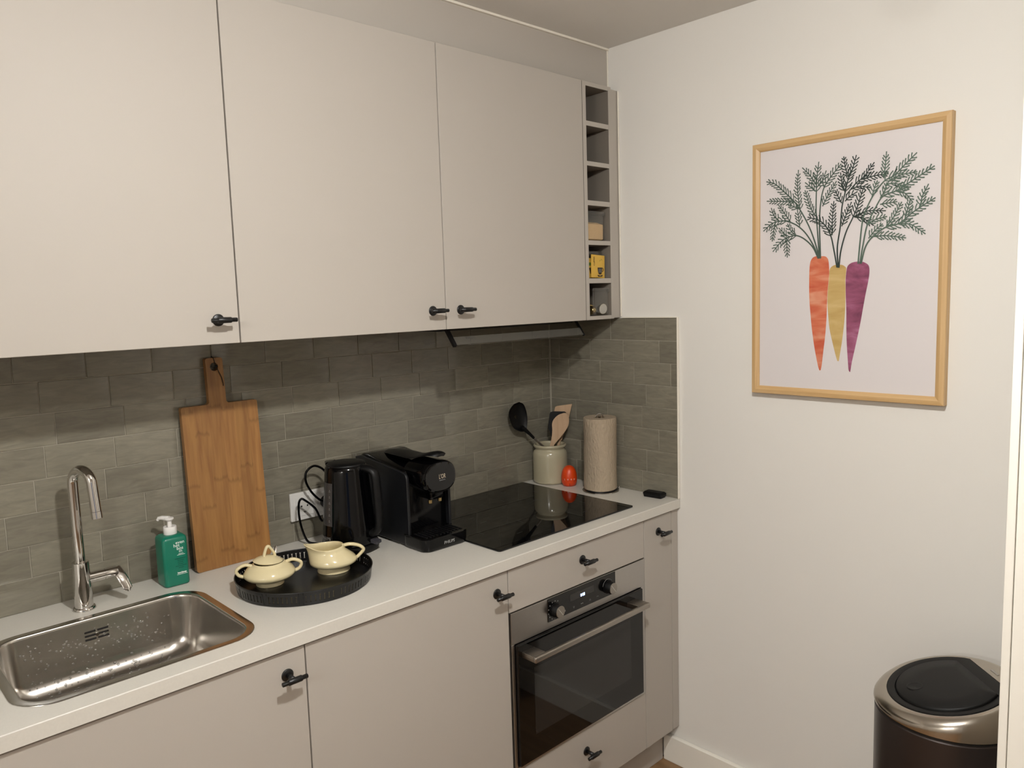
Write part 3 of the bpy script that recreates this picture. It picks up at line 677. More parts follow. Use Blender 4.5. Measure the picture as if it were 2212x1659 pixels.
def patch(a0, a1, z0, z1, d, n=8):
    bm = nb(); g = []
    for i in range(n+1):
        a = math.radians(a0+(a1-a0)*i/n); col = []
        for j in range(5):
            z = z0+(z1-z0)*j/4; r_ = kr(z)+d; col.append(bm.verts.new((KX+r_*math.cos(a), KY+r_*math.sin(a), z)))
        g.append(col)
    for i in range(n):
        for j in range(4): bm.faces.new((g[i][j], g[i+1][j], g[i+1][j+1], g[i][j+1]))
    return bm
ga = obj('water_gauge', patch(168, 200, 1.030, 1.148, .0012), m_gauge, ke)
ma = nb()
for i in range(6):
    z = 1.042+i*.0165; a = math.radians(192); r_ = kr(z)+.0018
    c0 = Vector((KX+r_*math.cos(a), KY+r_*math.sin(a), z)); tv = Vector((-math.sin(a), math.cos(a), 0))
    loft([[c0+tv*s*(.003+.001*(i % 2))+Vector((0, 0, q)) for s, q in ((-1, 0), (1, 0), (1, .0012), (-1, .0012))], [c0*1.0+tv*s*.002+Vector((-.0002, 0, q)) for s, q in ((-1, 0), (1, 0), (1, .0012), (-1, .0012))]], bm=ma)
    loft([[c0+tv*s*.0012+Vector((0, 0, q)) for s, q in ((-1, .003), (1, .003), (1, .0055), (-1, .0055))], [c0+tv*s*.001+Vector((-.0002, 0, q)) for s, q in ((-1, .003), (1, .003), (1, .0055), (-1, .0055))]], bm=ma)
obj('gauge_marks', ma, m_print_g, ga)
a = math.radians(196); nrm = Vector((math.cos(a), math.sin(a), 0)); tv = Vector((math.sin(a), -math.cos(a), 0))
for i, ch in enumerate('PHILIPS'):    # letters follow the round body
    aa = math.radians(165+i*5.0-(1.5 if i > 3 else 0)); r_ = kr(.995)+.0011; n2 = Vector((math.cos(aa), math.sin(aa), 0))
    text('lettering', ch, .0105, m_print_g, ke, Vector((KX, KY, .9925))+n2*r_, (-n2.y*1, n2.x*1, 0), (0, 0, 1), thick=.0002)
obj('power_cord', tube(spline([(-1.000, -.030, 1.020), (-1.035, -.052, 1.006), (-1.060, -.060, 1.050), (-1.090, -.058, 1.080), (-1.0995, -.054, 1.0845), (-1.1050, -.050, 1.072), (-1.1055, -.048, 1.035), (-1.0985, -.050, .990), (-1.086, -.055, .957), (-1.070, -.075, .9515), (-1.055, -.108, .9515)], 7), .0033, 10), m_blkplast, ke)

# ------------------------------------------------------------------ coffee machine
cm = thing('coffee_machine', 'black capsule coffee machine with rounded front head and drip tray', 'coffee machine', (-.835, -.2, ZT))
CX0, CX1 = -.906, -.760
def yzprism(poly, x0, x1, bev=0): return prism(poly, lambda u, v, d: (x0+d, u, v), 0, x1-x0, bev)
side = [(-.292, .953), (-.292, 1.135)] + R8(-.262, 1.138, .030, 180, 95, 6) + [(-.16, 1.181), (-.10, 1.190), (-.075, 1.189), (-.06, 1.18), (-.055, 1.16), (-.05, .953)]
obj('body', yzprism(side, CX0+.003, CX1, .006), m_blkplast, cm, 50)
sp_ = [(-.307, .954), (-.307, 1.138)] + R8(-.287, 1.141, .020, 180, 100, 6) + [(-.13, 1.179), (-.08, 1.184), (-.05, 1.178), (-.046, .954)]
for x0, x1 in ((-.9115, -.9025), (-.7655, -.757)): obj('side_panel', yzprism(sp_, x0, x1, .002), m_dkpanel, cm, 50)
def sup(cx, cz, a, b, y, n=44, e=2.5):
    o = []
    for i in range(n):
        t = 2*math.pi*i/n; c_, s_ = math.cos(t), math.sin(t)
        o.append((cx+a*math.copysign(abs(c_)**(2/e), c_), y, cz+b*math.copysign(abs(s_)**(2/e), s_)))
    return o
HX, HZ = -.834, 1.1455
obj('head', loft([sup(HX, HZ+.003, .0615, .042, -.27), sup(HX, HZ+.001, .0605, .045, -.32), sup(HX, HZ, .059, .0462, -.345), sup(HX, HZ, .0565, .045, -.3565), sup(HX, HZ, .054, .0425, -.3605)]), m_blkplast, cm, 45)
fpz = obj('front_badge', loft([sup(HX, HZ, .053, .0415, -.3607), sup(HX, HZ, .0525, .041, -.3625), sup(HX, HZ, .0485, .0375, -.3635)]), m_blkglass, cm, 45)
text('lettering', "L'OR", .0185, mat('pale_gold_print', 'cdbfa6', .4), fpz, (HX+.004, -.3640, HZ-.004), (1, 0, 0), (0, 0, 1), font_sx=.62, thick=-.0001)
text('lettering', 'BARISTA', .0044, m_print_g, fpz, (HX+.004, -.3640, HZ-.010), (1, 0, 0), (0, 0, 1), font_sx=1.25)
obj('spout_block', box(-.857, -.809, -.342, -.282, 1.079, 1.112, .006), m_blkplast, cm)
for x in (-.851, -.817):
    n_ = obj('nozzle', lathe(x, -.331, [(.0052, 1.0685), (.0060, 1.0695), (.0060, 1.0785), (.0052, 1.0795)], 20), m_gold, cm)
LV = [(-.115, 1.191), (-.15, 1.1955), (-.20, 1.1965), (-.25, 1.195), (-.285, 1.1985), (-.315, 1.2065), (-.340, 1.212), (-.358, 1.212), (-.366, 1.2085)]
WL = [.018, .030, .036, .037, .036, .0345, .031, .024, .012]
L = []
for (y, z), hw in zip(LV, WL):
    L.append([(HX+hw*c_, y, z+(.0045 if s_ > 0 else .0035)*s_-.004*(c_*c_)) for c_, s_ in ((math.cos(2*math.pi*i/20), math.sin(2*math.pi*i/20)) for i in range(20))])
obj('lever', loft(L), m_blkmatte, cm, 50)
def dl(ins, z, e=.028): return [(a, b, z) for a, b in rrect(-.9165+ins, -.7555-ins, -.3885+ins, -.272, e-ins*.5, 8)]
dt_ = obj('drip_tray', loft([dl(.008, ZT+.0004), dl(.003, ZT+.004), dl(.001, ZT+.014), dl(0, ZT+.036), dl(.002, ZT+.0375)]), m_blkplast, cm, 45)
gr = nb()
for i in range(11): abox(gr, -.900+i*.0122, -.8935+i*.0122, -.372, -.312, ZT+.0374, ZT+.0396, .0005, 1)
obj('grille', gr, m_blkmatte, cm)
text('lettering', 'PHILIPS', .0118, m_print_g, dt_, (-.833, -.3884, ZT+.0145), (1, 0, 0), (0, -.03, 1), thick=.0003)
tk = [(a, b) for a, b in rrect(-.905, -.778, -.045, -.006, .014, 6)]
tnk = obj('water_tank', loft([[(a, b, ZT+.012) for a, b in tk], [(a, b, 1.175) for a, b in tk]], True, False), m_clear, cm)
obj('tank_lid', loft([[(a, b, 1.1755) for a, b in tk], [(a, b, 1.1835) for a, b in tk]]), m_clear, cm)
obj('back_support', box(-.902, -.782, -.052, -.0475, ZT+.0005, 1.17), m_blkmatte, cm)
obj('foot', box(-.902, -.765, -.29, -.006, ZT+.0004, ZT+.0055, .002), m_blkmatte, cm)
pc = obj('power_cord', tube(spline([(-.905, -.030, .975), (-.935, -.032, 1.02), (-.975, -.045, 1.09), (-1.003, -.05, 1.130), (-1.025, -.05, 1.160), (-1.052, -.05, 1.172), (-1.076, -.05, 1.158), (-1.0790, -.05, 1.132), (-1.064, -.048, 1.100), (-1.040, -.046, 1.072), (-1.018, -.044, 1.059), (-1.003, -.040, 1.054)], 7), .0034, 10), m_blkplast, cm)
obj('plug', tube([(-.999, -.0140, 1.0515), (-.999, -.030, 1.0515), (-.999, -.036, 1.0515), (-1.001, -.044, 1.0535)], [.0185, .0185, .013, .006], 24), m_blkmatte, pc)

# ------------------------------------------------------------------ tray
TXc, TYc, TR = -1.242, -.322, .1655
ty = thing('serving_tray', 'round black metal tray with a slotted rim holding creamware', 'tray', (TXc, TYc, ZT))
obj('plate', lathe(TXc, TYc, [(.0, ZT+.0006), (.154, ZT+.0006), (.160, ZT+.0015), (.161, ZT+.0030), (.154, ZT+.0026), (.0, ZT+.0026)], 72, False, False), m_tray, ty)
rw = nb(); NC = 96; ZR0, ZR1 = ZT+.0022, ZT+.034
def rp_(a, z): r_ = .1605+(z-ZR0)/(ZR1-ZR0)*(TR-.1605); return (TXc+r_*math.cos(a), TYc+r_*math.sin(a), z)
def rq(bm, a0, a1, z0, z1, a2=None, a3=None):
    a2 = a1 if a2 is None else a2; a3 = a0 if a3 is None else a3
    bm.faces.new([bm.verts.new(rp_(*q)) for q in ((a0, z0), (a1, z0), (a2, z1), (a3, z1))])
zl = [ZR0, ZR0+.007, ZR0+.0105, ZR0+.0195, ZR0+.023, ZR1]      # bone-shaped slots
for i in range(NC):
    a0, a1 = 2*math.pi*i/NC, 2*math.pi*(i+1)/NC; c_ = (a0+a1)/2; w1, w2 = .0024/TR, .0011/TR
    if i % 8 in (7,):
        rq(rw, a0, a1, ZR0, ZR1); continue
    rq(rw, a0, a1, zl[0], zl[1]); rq(rw, a0, a1, zl[4], zl[5])
    for q0, q1, wa, wb_ in ((zl[1], zl[2], w1, w2), (zl[2], zl[3], w2, w2), (zl[3], zl[4], w2, w1)):
        rq(rw, a0, c_-wa, q0, q1, c_-wb_, a0); rq(rw, c_+wa, a1, q0, q1, a1, c_+wb_)
bmesh.ops.remove_doubles(rw, verts=rw.verts, dist=1e-5)
rim = obj('rim', rw, m_tray, ty, 60); sm = rim.modifiers.new('solid', 'SOLIDIFY'); sm.thickness = .0012; sm.offset = 0
obj('rim_bead', tube([(TXc+TR*math.cos(2*math.pi*i/72), TYc+TR*math.sin(2*math.pi*i/72), ZR1) for i in range(73)], .0013, 8), m_black, ty)

# ------------------------------------------------------------------ sugar bowl, milk jug, spoon
ZP = ZT+.0029
SC = Vector((-1.310, -.2705, 0)); rr_ = Vector((.906, -.424, 0))
sg = thing('sugar_bowl', 'cream ceramic sugar bowl with lid and two handles on the tray', 'bowl', (SC.x, SC.y, ZP))
prof = [(.026, ZP), (.0335, ZP+.0002), (.0338, ZP+.003), (.0300, ZP+.007), (.0305, ZP+.0095), (.045, ZP+.0145), (.057, ZP+.020), (.0625, ZP+.0265), (.0615, ZP+.032), (.055, ZP+.0415), (.046, ZP+.049), (.0385, ZP+.053), (.0375, ZP+.0555), (.0355, ZP+.0560), (.0345, ZP+.0535), (.044, ZP+.045), (.055, ZP+.034), (.050, ZP+.018), (.0, ZP+.012)]
obj('body', lathe(SC.x, SC.y, prof, 56, True, False), m_cream, sg, 60)
for s in (-1, 1):
    q = rr_*s
    hpts = spline([SC+q*.040+Vector((0, 0, ZP+.050)), SC+q*.056+Vector((0, 0, ZP+.0545)), SC+q*.0715+Vector((0, 0, ZP+.0485)), SC+q*.0770+Vector((0, 0, ZP+.0405)), SC+q*.0715+Vector((0, 0, ZP+.030)), SC+q*.0605+Vector((0, 0, ZP+.025))], 5)
    obj('handle', tube(hpts, .0042, 12, flat=1.5, upv=q), m_cream, sg, 60)
ld = lathe(SC.x, SC.y, [(.010, ZP+.0535), (.031, ZP+.0540), (.0355, ZP+.0565), (.0362, ZP+.0580), (.034, ZP+.0600), (.026, ZP+.0645), (.014, ZP+.069), (.0, ZP+.0702)], 48, True, False)
Rt = Matrix.Translation(SC+Vector((0, 0, ZP+.058))) @ Matrix.Rotation(math.radians(5), 4, Vector((.3, .9, 0))) @ Matrix.Translation(-(SC+Vector((0, 0, ZP+.058))))
bmesh.ops.transform(ld, matrix=Rt, verts=ld.verts); bmesh.ops.translate(ld, verts=ld.verts, vec=(-.002, 0, .002))
lo = obj('lid', ld, m_cream, sg, 50)
kq = (rr_*.85+Vector((.12, .25, 0))).normalized()
kp = spline([SC+kq*-.012+Vector((0, 0, ZP+.0675)), SC+kq*-.0095+Vector((0, 0, ZP+.078)), SC+kq*-.004+Vector((0, 0, ZP+.0915)), SC+kq*.001+Vector((0, 0, ZP+.0945)), SC+kq*.006+Vector((0, 0, ZP+.089)), SC+kq*.0135+Vector((0, 0, ZP+.077)), SC+kq*.016+Vector((0, 0, ZP+.068))], 5)
obj('lid_loop', tube(kp, .0036, 12, flat=1.5, upv=kq), m_cream, lo, 60)
MC = Vector((-1.151, -.305, 0))
mj = thing('milk_jug', 'cream ceramic milk jug with spout and pointed handle on the tray', 'jug', (MC.x, MC.y, ZP))
ml = Vector((.89, -.456, 0)); mt = Vector((.456, .89, 0))
def jl(r_, z, sp=0., sh=0., dz=0.):
    o = []
    for i in range(56):
        t = 2*math.pi*i/56; c_, s_ = math.cos(t), math.sin(t)
        k_ = max(0, -c_)**6
        p_ = MC + ml*(r_*c_*(1.04)-sp*k_+sh) + mt*(r_*s_*(1-.25*k_ if sp else 1))
        o.append((p_.x, p_.y, z + dz*k_ - (dz*.25*(1-abs(c_)) if dz else 0)))
    return o
jprof = [jl(.034, ZP), jl(.0400, ZP+.0003), jl(.0402, ZP+.004), jl(.0375, ZP+.010), jl(.0375, ZP+.0135), jl(.050, ZP+.0175), jl(.0575, ZP+.0235), jl(.0580, ZP+.029), jl(.054, ZP+.037, .002, -.003), jl(.047, ZP+.046, .006, -.007), jl(.0415, ZP+.054, .010, -.0105, .003), jl(.0400, ZP+.060, .0135, -.0125, .008), jl(.0405, ZP+.0655, .0165, -.014, .0105), jl(.0392, ZP+.0665, .0160, -.014, .0105), jl(.0375, ZP+.064, .014, -.0135, .010), jl(.0375, ZP+.054, .009, -.0105, .004), jl(.044, ZP+.044, .003, -.006), jl(.053, ZP+.030), jl(.03, ZP+.016)]
obj('body', loft(jprof), m_cream, mj, 60)
hpts = spline([MC+ml*.024+Vector((0, 0, ZP+.0615)), MC+ml*.044+Vector((0, 0, ZP+.0635)), MC+ml*.066+Vector((0, 0, ZP+.0575)), MC+ml*.0775+Vector((0, 0, ZP+.0475)), MC+ml*.0745+Vector((0, 0, ZP+.040)), MC+ml*.062+Vector((0, 0, ZP+.028)), MC+ml*.053+Vector((0, 0, ZP+.0215))], 6)
obj('handle', tube(hpts, .0044, 12, flat=1.5, upv=ml), m_cream, mj, 60)
spn = Vector((-1.2885, -.249, 0))
tag(obj('teaspoon', tube([spn+Vector((-.010, -.008, ZP+.030)), spn+Vector((.006, .004, ZP+.050)), spn+Vector((.012, .010, ZP+.066)), spn+Vector((.017, .015, ZP+.0745)), spn+Vector((.019, .017, ZP+.078))], [.0016, .0018, .0034, .0042, .002], 10, flat=.35, upv=rr_), m_chrome), 'steel teaspoon tip sticking out behind the sugar bowl lid', 'spoon')

CARROTS={'orange':[(186,372),(200,371),(208,363),(211,347),(212,319),(208,272),(207,233),(206,194),(203,149),(198,104),(195,73),(192,56),(190,53),(187,55),(182,72),(173,115),(165,166),(160,211),(156,257),(155,307),(156,347),(160,363),(167,371),(177,373)],'yellow':[(237,346),(248,345),(257,339),(259,331),(257,304),(258,276),(258,233),(256,189),(251,139),(246,105),(243,84),(241,81),(238,83),(233,99),(224,133),(215,172),(211,208),(208,244),(209,278),(212,311),(213,333),(219,342),(228,346)],'purple':[(305,350),(315,344),(320,336),(321,320),(318,296),(312,264),(306,227),(299,183),(289,131),(279,82),(275,55),(273,53),(270,58),(268,78),(264,128),(262,172),(261,222),(259,263),(258,304),(260,331),(264,343),(275,350),(291,352)]}
FRONDS={'O':[([(181,366),(165,398),(141,422),(118,434),(97,433),(78,426),(63,413),(51,400)],3),([(88,429),(88,406),(89,383)],0),([(113,435),(99,450),(93,462)],0),([(88,433),(77,446),(69,454)],0),([(181,366),(168,400),(144,438),(117,463),(87,477),(63,479),(41,474),(22,460)],4),([(99,473),(78,503),(67,518)],0),([(63,479),(47,498),(42,511)],0),([(52,476),(47,452),(44,432)],0),([(126,459),(123,479),(120,497)],0),([(184,366),(171,411),(153,457),(129,501),(108,531),(77,562),(50,586),(32,593)],4),([(111,528),(68,535),(34,539)],0),([(121,507),(108,516),(96,521)],0),([(127,502),(121,538),(118,569),(120,607)],0),([(184,366),(178,438),(173,494),(173,548),(174,586),(178,621)],3),([(170,551),(157,564),(147,573)],0),([(174,567),(154,597),(138,614)],0),([(171,483),(155,512),(143,549)],0),([(175,562),(189,576),(197,595)],0),([(187,366),(183,465),(186,520),(194,557),(211,582),(235,609)],3),([(191,508),(206,536),(224,564)],0)],'Y':[([(234,339),(225,385),(216,424),(201,453),(181,471),(157,480)],2),([(219,427),(219,467),(222,510)],0),([(237,338),(234,393),(241,447),(245,500),(253,539),(260,570),(271,595),(279,624)],4),([(263,575),(253,602),(249,625)],0),([(253,539),(244,564),(241,584)],0),([(244,511),(235,528),(229,540)],0),([(256,531),(279,557),(303,575),(323,600)],1),([(295,567),(326,572),(356,573)],0),([(269,545),(290,550),(312,545)],0),([(253,515),(266,527),(278,533)],0),([(245,449),(256,477),(267,503)],0),([(239,338),(244,384),(257,432),(275,470),(286,496),(297,531)],3),([(278,470),(310,483),(351,480)],0),([(281,470),(302,465),(323,449)],0)],'P':[([(291,346),(295,402),(301,460),(312,493),(329,525),(354,555),(379,567),(405,591),(426,610)],5),([(324,518),(329,538),(334,551)],0),([(353,563),(356,593),(358,621)],0),([(367,555),(396,566),(426,568)],0),([(296,346),(302,388),(313,446),(333,488),(352,517),(387,528),(421,547),(467,573)],4),([(387,528),(407,518),(421,500)],0),([(345,497),(360,498),(379,499)],0),([(345,513),(355,529),(359,543)],0),([(357,545),(379,547),(407,533)],0),([(315,448),(333,459),(355,463)],0),([(299,346),(309,388),(326,413),(359,436),(394,444),(423,466),(446,481),(471,495)],3),([(444,480),(448,506),(458,527)],0),([(394,444),(423,438),(451,417)],0),([(362,437),(381,463),(395,490)],0),([(408,456),(413,475),(417,491)],0),([(332,415),(362,415),(403,407)],0),([(317,411),(334,431),(346,441)],0)]}
LADLE = [(-0.211, 1.2597), (-0.1903, 1.2495), (-0.1784, 1.2277), (-0.1724, 1.2013), (-0.1729, 1.1774), (-0.1775, 1.1574), (-0.1864, 1.1501), (-0.2015, 1.1505), (-0.2154, 1.1542), (-0.2382, 1.1659), (-0.2533, 1.1882), (-0.2622, 1.2162), (-0.2581, 1.2358), (-0.2367, 1.255)]

# ------------------------------------------------------------------ utensil jar and utensils
JC = Vector((-.087, -.070, 0)); jn = Vector((-.717, -.697, 0)); jr = Vector((.697, -.717, 0))
tag(obj('utensil_jar', lathe(JC.x, JC.y, [(.056, ZT+.0003), (.0625, ZT+.003), (.0645, ZT+.010), (.0645, ZT+.100), (.0635, ZT+.112), (.060, ZT+.120), (.0555, ZT+.1235), (.0545, ZT+.1275), (.0555, ZT+.131), (.0605, ZT+.1345), (.0620, ZT+.1385), (.0615, ZT+.1425), (.058, ZT+.1445), (.0535, ZT+.1435), (.0515, ZT+.139), (.0510, ZT+.127), (.056, ZT+.115), (.0585, ZT+.10), (.0585, ZT+.012), (.05, ZT+.008), (.0, ZT+.0075)], 56, True, False), m_jar, ang=60), 'grey cream stoneware jar of cooking utensils in the corner', 'jar')
def blade(outline, dep, thick, tilt=0., curve=0., rnd_=False):
    """flat utensil head cut from an outline, in a plane facing the room; outline (s, z)"""
    zm = min(v for u, v in outline)
    def fn(u, v, d):
        q = JC + jr*u + jn*(dep+d+tilt*(v-zm)+curve*((u-.035)/.04)**2); return (q.x, q.y, v)
    if rnd_: outline = [(p_.x, p_.y) for p_ in spline([(a, b, 0) for a, b in outline+outline[:1]], 3)[:-1]]
    return prism(outline, fn, 0, thick, 0 if rnd_ else thick*.3)
def stick(p0, p1, r_, m, name, parent, flat=1.): return obj(name, tube([p0, p1], r_, 12, flat=flat), m, parent)
def jp(s, z, dep): q = JC+jr*s+jn*dep; return Vector((q.x, q.y, z))
LADLE = [(p_.x, p_.y) for p_ in spline([(a, b, 0) for a, b in LADLE+LADLE[:1]], 3)[:-1]]
ld_ = thing('ladle', 'black serving spoon with steel shaft leaning left out of the jar', 'utensil', (-.06, -.08, ZT+.01))
cxy = Vector((-.214, 0, 1.204)); lp = nb(); Ls = []
for q, dy in ((1, 0), (.93, .006), (.75, .012), (.45, .016), (.12, .0175)):
    Ls.append([(cxy.x+(u-cxy.x)*q, -.042+dy, cxy.z+(v-cxy.z)*q) for u, v in LADLE])
for q, dy in ((.12, .0195), (.45, .018), (.75, .014), (.95, .007), (1.01, .0005)):
    Ls.append([(cxy.x+(u-cxy.x)*q, -.042+dy, cxy.z+(v-cxy.z)*q) for u, v in LADLE])
obj('spoon_head', loft(Ls, False, False), m_blkmatte, ld_, 60)
obj('neck', tube([(-.199, -.040, 1.168), (-.184, -.040, 1.154), (-.165, -.045, 1.136), (-.150, -.050, 1.120)], [.006, .008, .0056, .005], 14), m_blkmatte, ld_)
stick((-.151, -.0495, 1.121), (-.090, -.0725, 1.058), .0042, m_steel, 'shaft', ld_)
bs = thing('spatula', 'black spatula standing between the wooden spoon and wooden turner', 'utensil', tuple(jp(.01, ZT+.01, -.01)))
obj('head', blade([(.0063, 1.2083), (.0167, 1.2112), (.0578, 1.2094), (.0646, 1.2058), (.0627, 1.1989), (.0426, 1.149), (.0250, 1.105), (.010, 1.105), (-.0006, 1.1396), (-.0045, 1.1466), (-.0014, 1.1744), (.0027, 1.2021)], -.014, .003), m_blkmatte, bs)
stick(jp(.018, 1.112, -.0125), jp(.0, 1.0, -.012), .006, m_blkmatte, 'shaft', bs)
ws = thing('wooden_spoon', 'beech wooden spoon at the front of the jar', 'utensil', tuple(jp(-.01, ZT+.01, .01)))
obj('spoon_head', blade([(.0538, 1.206), (.064, 1.2058), (.0713, 1.1959), (.0736, 1.1786), (.0697, 1.1579), (.0555, 1.134), (.0344, 1.1085), (.0167, 1.088), (.0125, 1.07), (-.0015, 1.07), (.001, 1.0884), (.007, 1.1109), (.0106, 1.1421), (.0105, 1.1663), (.0174, 1.1835), (.0332, 1.1986)], .002, .005, 0, .004, True), m_wspoon, ws)
stick(jp(.006, 1.078, .005), jp(-.015, .985, .012), .0062, m_wspoon, 'handle', ws)
wt_ = thing('wooden_turner', 'tall beech turner with square end at the back of the jar', 'utensil', tuple(jp(.03, ZT+.01, -.03)))
obj('blade', blade([(.0880, 1.2345), (.0796, 1.2337), (.0312, 1.2284), (.0242, 1.225), (.0186, 1.206), (.0225, 1.1534), (.0314, 1.097), (.0453, 1.0966), (.0564, 1.128), (.0731, 1.1766)], -.031, .0045), m_wspoon, wt_)
stick(jp(.037, 1.10, -.029), jp(.014, .99, -.02), .006, m_wspoon, 'handle', wt_)

# ------------------------------------------------------------------ egg timer
EX, EY = -.090, -.1668
eg = thing('egg_timer', 'orange egg shaped kitchen timer beside the jar', 'timer', (EX, EY, ZT))
obj('base', lathe(EX, EY, [(.019, ZT+.0003), (.0225, ZT+.002), (.0272, ZT+.012), (.0286, ZT+.021), (.0287, ZT+.0215)], 40), m_orange, eg, 50)
EP = [(.0283, ZT+.0217), (.0288, ZT+.0225), (.0290, ZT+.030), (.0282, ZT+.040), (.0262, ZT+.050), (.0225, ZT+.060), (.0165, ZT+.0685), (.009, ZT+.0735), (.0, ZT+.075)]
dm = obj('dial', lathe(EX, EY, EP, 40, True, False), m_orange, eg, 50)
for i, ch in enumerate(('5', '10', '15', '20')):
    a = math.radians(188+i*24); n2 = Vector((math.cos(a), math.sin(a), 0))
    text('dial_mark', ch, .0052, m_print_w, dm, Vector((EX, EY, ZT+.027))+n2*.0294, (-n2.y, n2.x, 0), (0, 0, 1), thick=.0001)
    q = Vector((EX, EY, ZT+.0245))+n2*.0293; obj('dial_mark', tube([q, q+Vector((0, 0, .0018))], .0004, 6), m_print_w, dm)
q = Vector((EX-.02, EY-.0205, ZT+.008)); obj('pointer', tube([Vector((EX-.0186, EY-.0190, ZT+.006)), Vector((EX-.0200, EY-.0205, ZT+.0135))], .0007, 6), m_black, eg)

# ------------------------------------------------------------------ paper towel
RC = (-.0715, -.3005)
ph = thing('towel_holder', 'chrome and black upright holder inside the paper roll', 'holder', (RC[0], RC[1], ZT))
obj('base', lathe(*RC, [(.0640, ZT+.0003), (.0655, ZT+.0015), (.0650, ZT+.003), (.061, ZT+.0042), (.012, ZT+.0046)], 48), m_chrome, ph)
obj('rubber_disc', lathe(*RC, [(.0585, ZT+.0047), (.0590, ZT+.0065), (.0585, ZT+.0078)], 48), m_black, ph)
obj('rod', lathe(*RC, [(.005, ZT+.0079), (.005, ZT+.268)], 16), m_chrome, ph)
vr = Vector((.77, -.64, 0))
obj('top_ring', tube([(RC[0]+vr.x*.0135*math.cos(math.radians(a)), RC[1]+vr.y*.0135*math.cos(math.radians(a)), ZT+.262+.0125*math.sin(math.radians(a))) for a in range(-8, 189, 14)], .0022, 10), m_chrome, ph)
b_ = Vector((RC[0]+.0655*.76, RC[1]-.0655*.65, 0)); obj('side_knob', lathe(b_.x, b_.y, [(.003, ZT+.004), (.004, ZT+.008), (.003, ZT+.0115), (.0012, ZT+.013)], 14), m_chrome, ph)
pr = thing('paper_roll', 'brown unbleached kitchen paper roll standing on its holder', 'paper roll', (RC[0], RC[1], ZT+.008))
NR = 64
def rl(r_, z, loose=1.):
    o = []
    for i in range(NR):
        t = 2*math.pi*i/NR; k_ = r_+loose*(.0016*math.sin(2*t+.6)+.0010*math.sin(3*t+z*14)) + loose*.0022*max(0, math.cos(t-3.75))**14
        o.append((RC[0]+k_*math.cos(t), RC[1]+k_*math.sin(t), z))
    return o
Z0, Z1 = ZT+.0085, ZT+.2625
obj('paper', loft([rl(.0565, Z0), rl(.0590, Z0+.002)] + [rl(.0592+.0006*math.sin(k*1.3), Z0+.002+(Z1-Z0-.004)*k/12) for k in range(13)] + [rl(.0582, Z1), rl(.030, Z1+.0003, .4), rl(.0215, Z1, 0), rl(.0200, Z1-.001, 0), rl(.0200, Z0+.01, 0)], True, True), m_towel, pr, 40)
fl_ = [rl(.0598, z) for z in [Z0+.0015+(Z1-Z0-.002)*k/12 for k in range(13)]]
flp = nb(); i0 = [i for i in range(NR) if math.radians(188) < 2*math.pi*i/NR < math.radians(248)]
g = [[flp.verts.new(Vector(L[i])+(Vector(L[i])-Vector((RC[0], RC[1], L[i][2])))*(.012+.05*max(0, (k_-6)/len(i0))**2)) for k_, i in enumerate(i0)] for L in fl_]
for a in range(len(g)-1):
    for b in range(len(i0)-1): flp.faces.new((g[a][b], g[a][b+1], g[a+1][b+1], g[a+1][b]))
fo = obj('loose_sheet', flp, m_towel, pr, 60); sm = fo.modifiers.new('solid', 'SOLIDIFY'); sm.thickness = .0006

# ------------------------------------------------------------------ small black box
bk = thing('black_box', 'small black lidded plastic box at the worktop end by the wall', 'box', (-.026, -.5, ZT))
def bq(ins, z):
    c_ = Vector((-.0265, -.499, 0)); u_ = Vector((.09, -.996, 0)).normalized(); v_ = Vector((.996, .09, 0)).normalized()
    return [tuple(c_+u_*a+v_*b+Vector((0, 0, z))) for a, b in rrect(-.036+ins, .036-ins, -.0185+ins, .0185-ins, .004, 3)]
obj('bottom', loft([bq(.0025, ZT+.0003), bq(.0005, ZT+.010)]), m_blkmatte, bk, 30)
obj('lid', loft([bq(0, ZT+.0103), bq(0, ZT+.0145), bq(.004, ZT+.0185), bq(.0055, ZT+.019)]), m_blkmatte, bk, 25)

# ------------------------------------------------------------------ clear containers on the rack
def container(x0, x1, z0, z1, yf_, label):
    t = thing('clear_container', label, 'container', ((x0+x1)/2, yf_+.07, z0))
    y1 = yf_+.15; th = .0014; zr = z1-.013
    L = lambda i, z: [(a, b, z) for a, b in rrect(x0+i, x1-i, yf_+i, y1-i, .010, 5)]
    obj('tub', loft([L(.004, z0+.0003), L(.0008, z0+.003), L(0, z0+.008), L(0, zr), L(th, zr)], True, False), m_clear, t, 50)
    obj('lid', loft([L(-.003, zr+.0004), L(-.0035, zr+.002), L(-.0035, z1-.003), L(-.002, z1), L(.006, z1)], False, True), m_clear, t, 50)
    obj('hinge_clip', box(x1+.0003, x1+.006, yf_+.004, yf_+.014, zr-.004, z1-.003, .001), m_clear, t)
    return t
c1_ = container(-.152, -.062, 1.817, 1.915, -.333, 'clear container with brown sugar in the rack, topmost of three')
sgr = nb(); L = lambda i, z, dz=0: [(a, b, z+dz*math.sin((a+.152)/.09*math.pi)) for a, b in rrect(-.152+i, -.062-i, -.333+i, -.183-i, .009, 5)]
loft([L(.007, 1.8205), L(.0032, 1.824), L(.0026, 1.870, .006), L(.016, 1.8735, .008), L(.035, 1.875, .006)], bm=sgr)
o = obj('brown_sugar', sgr, m_sugar, loc=(-.107, -.26, 1.8205)); o['kind'] = 'stuff'; tag(o, 'brown sugar filling the topmost clear container in the rack', 'sugar')
container(-.146, -.062, 1.692, 1.786, -.318, 'clear container behind the yellow tea sachets in the rack')
container(-.141, -.0585, 1.5665, 1.660, -.343, 'clear container with coffee capsules in the lowest rack compartment')
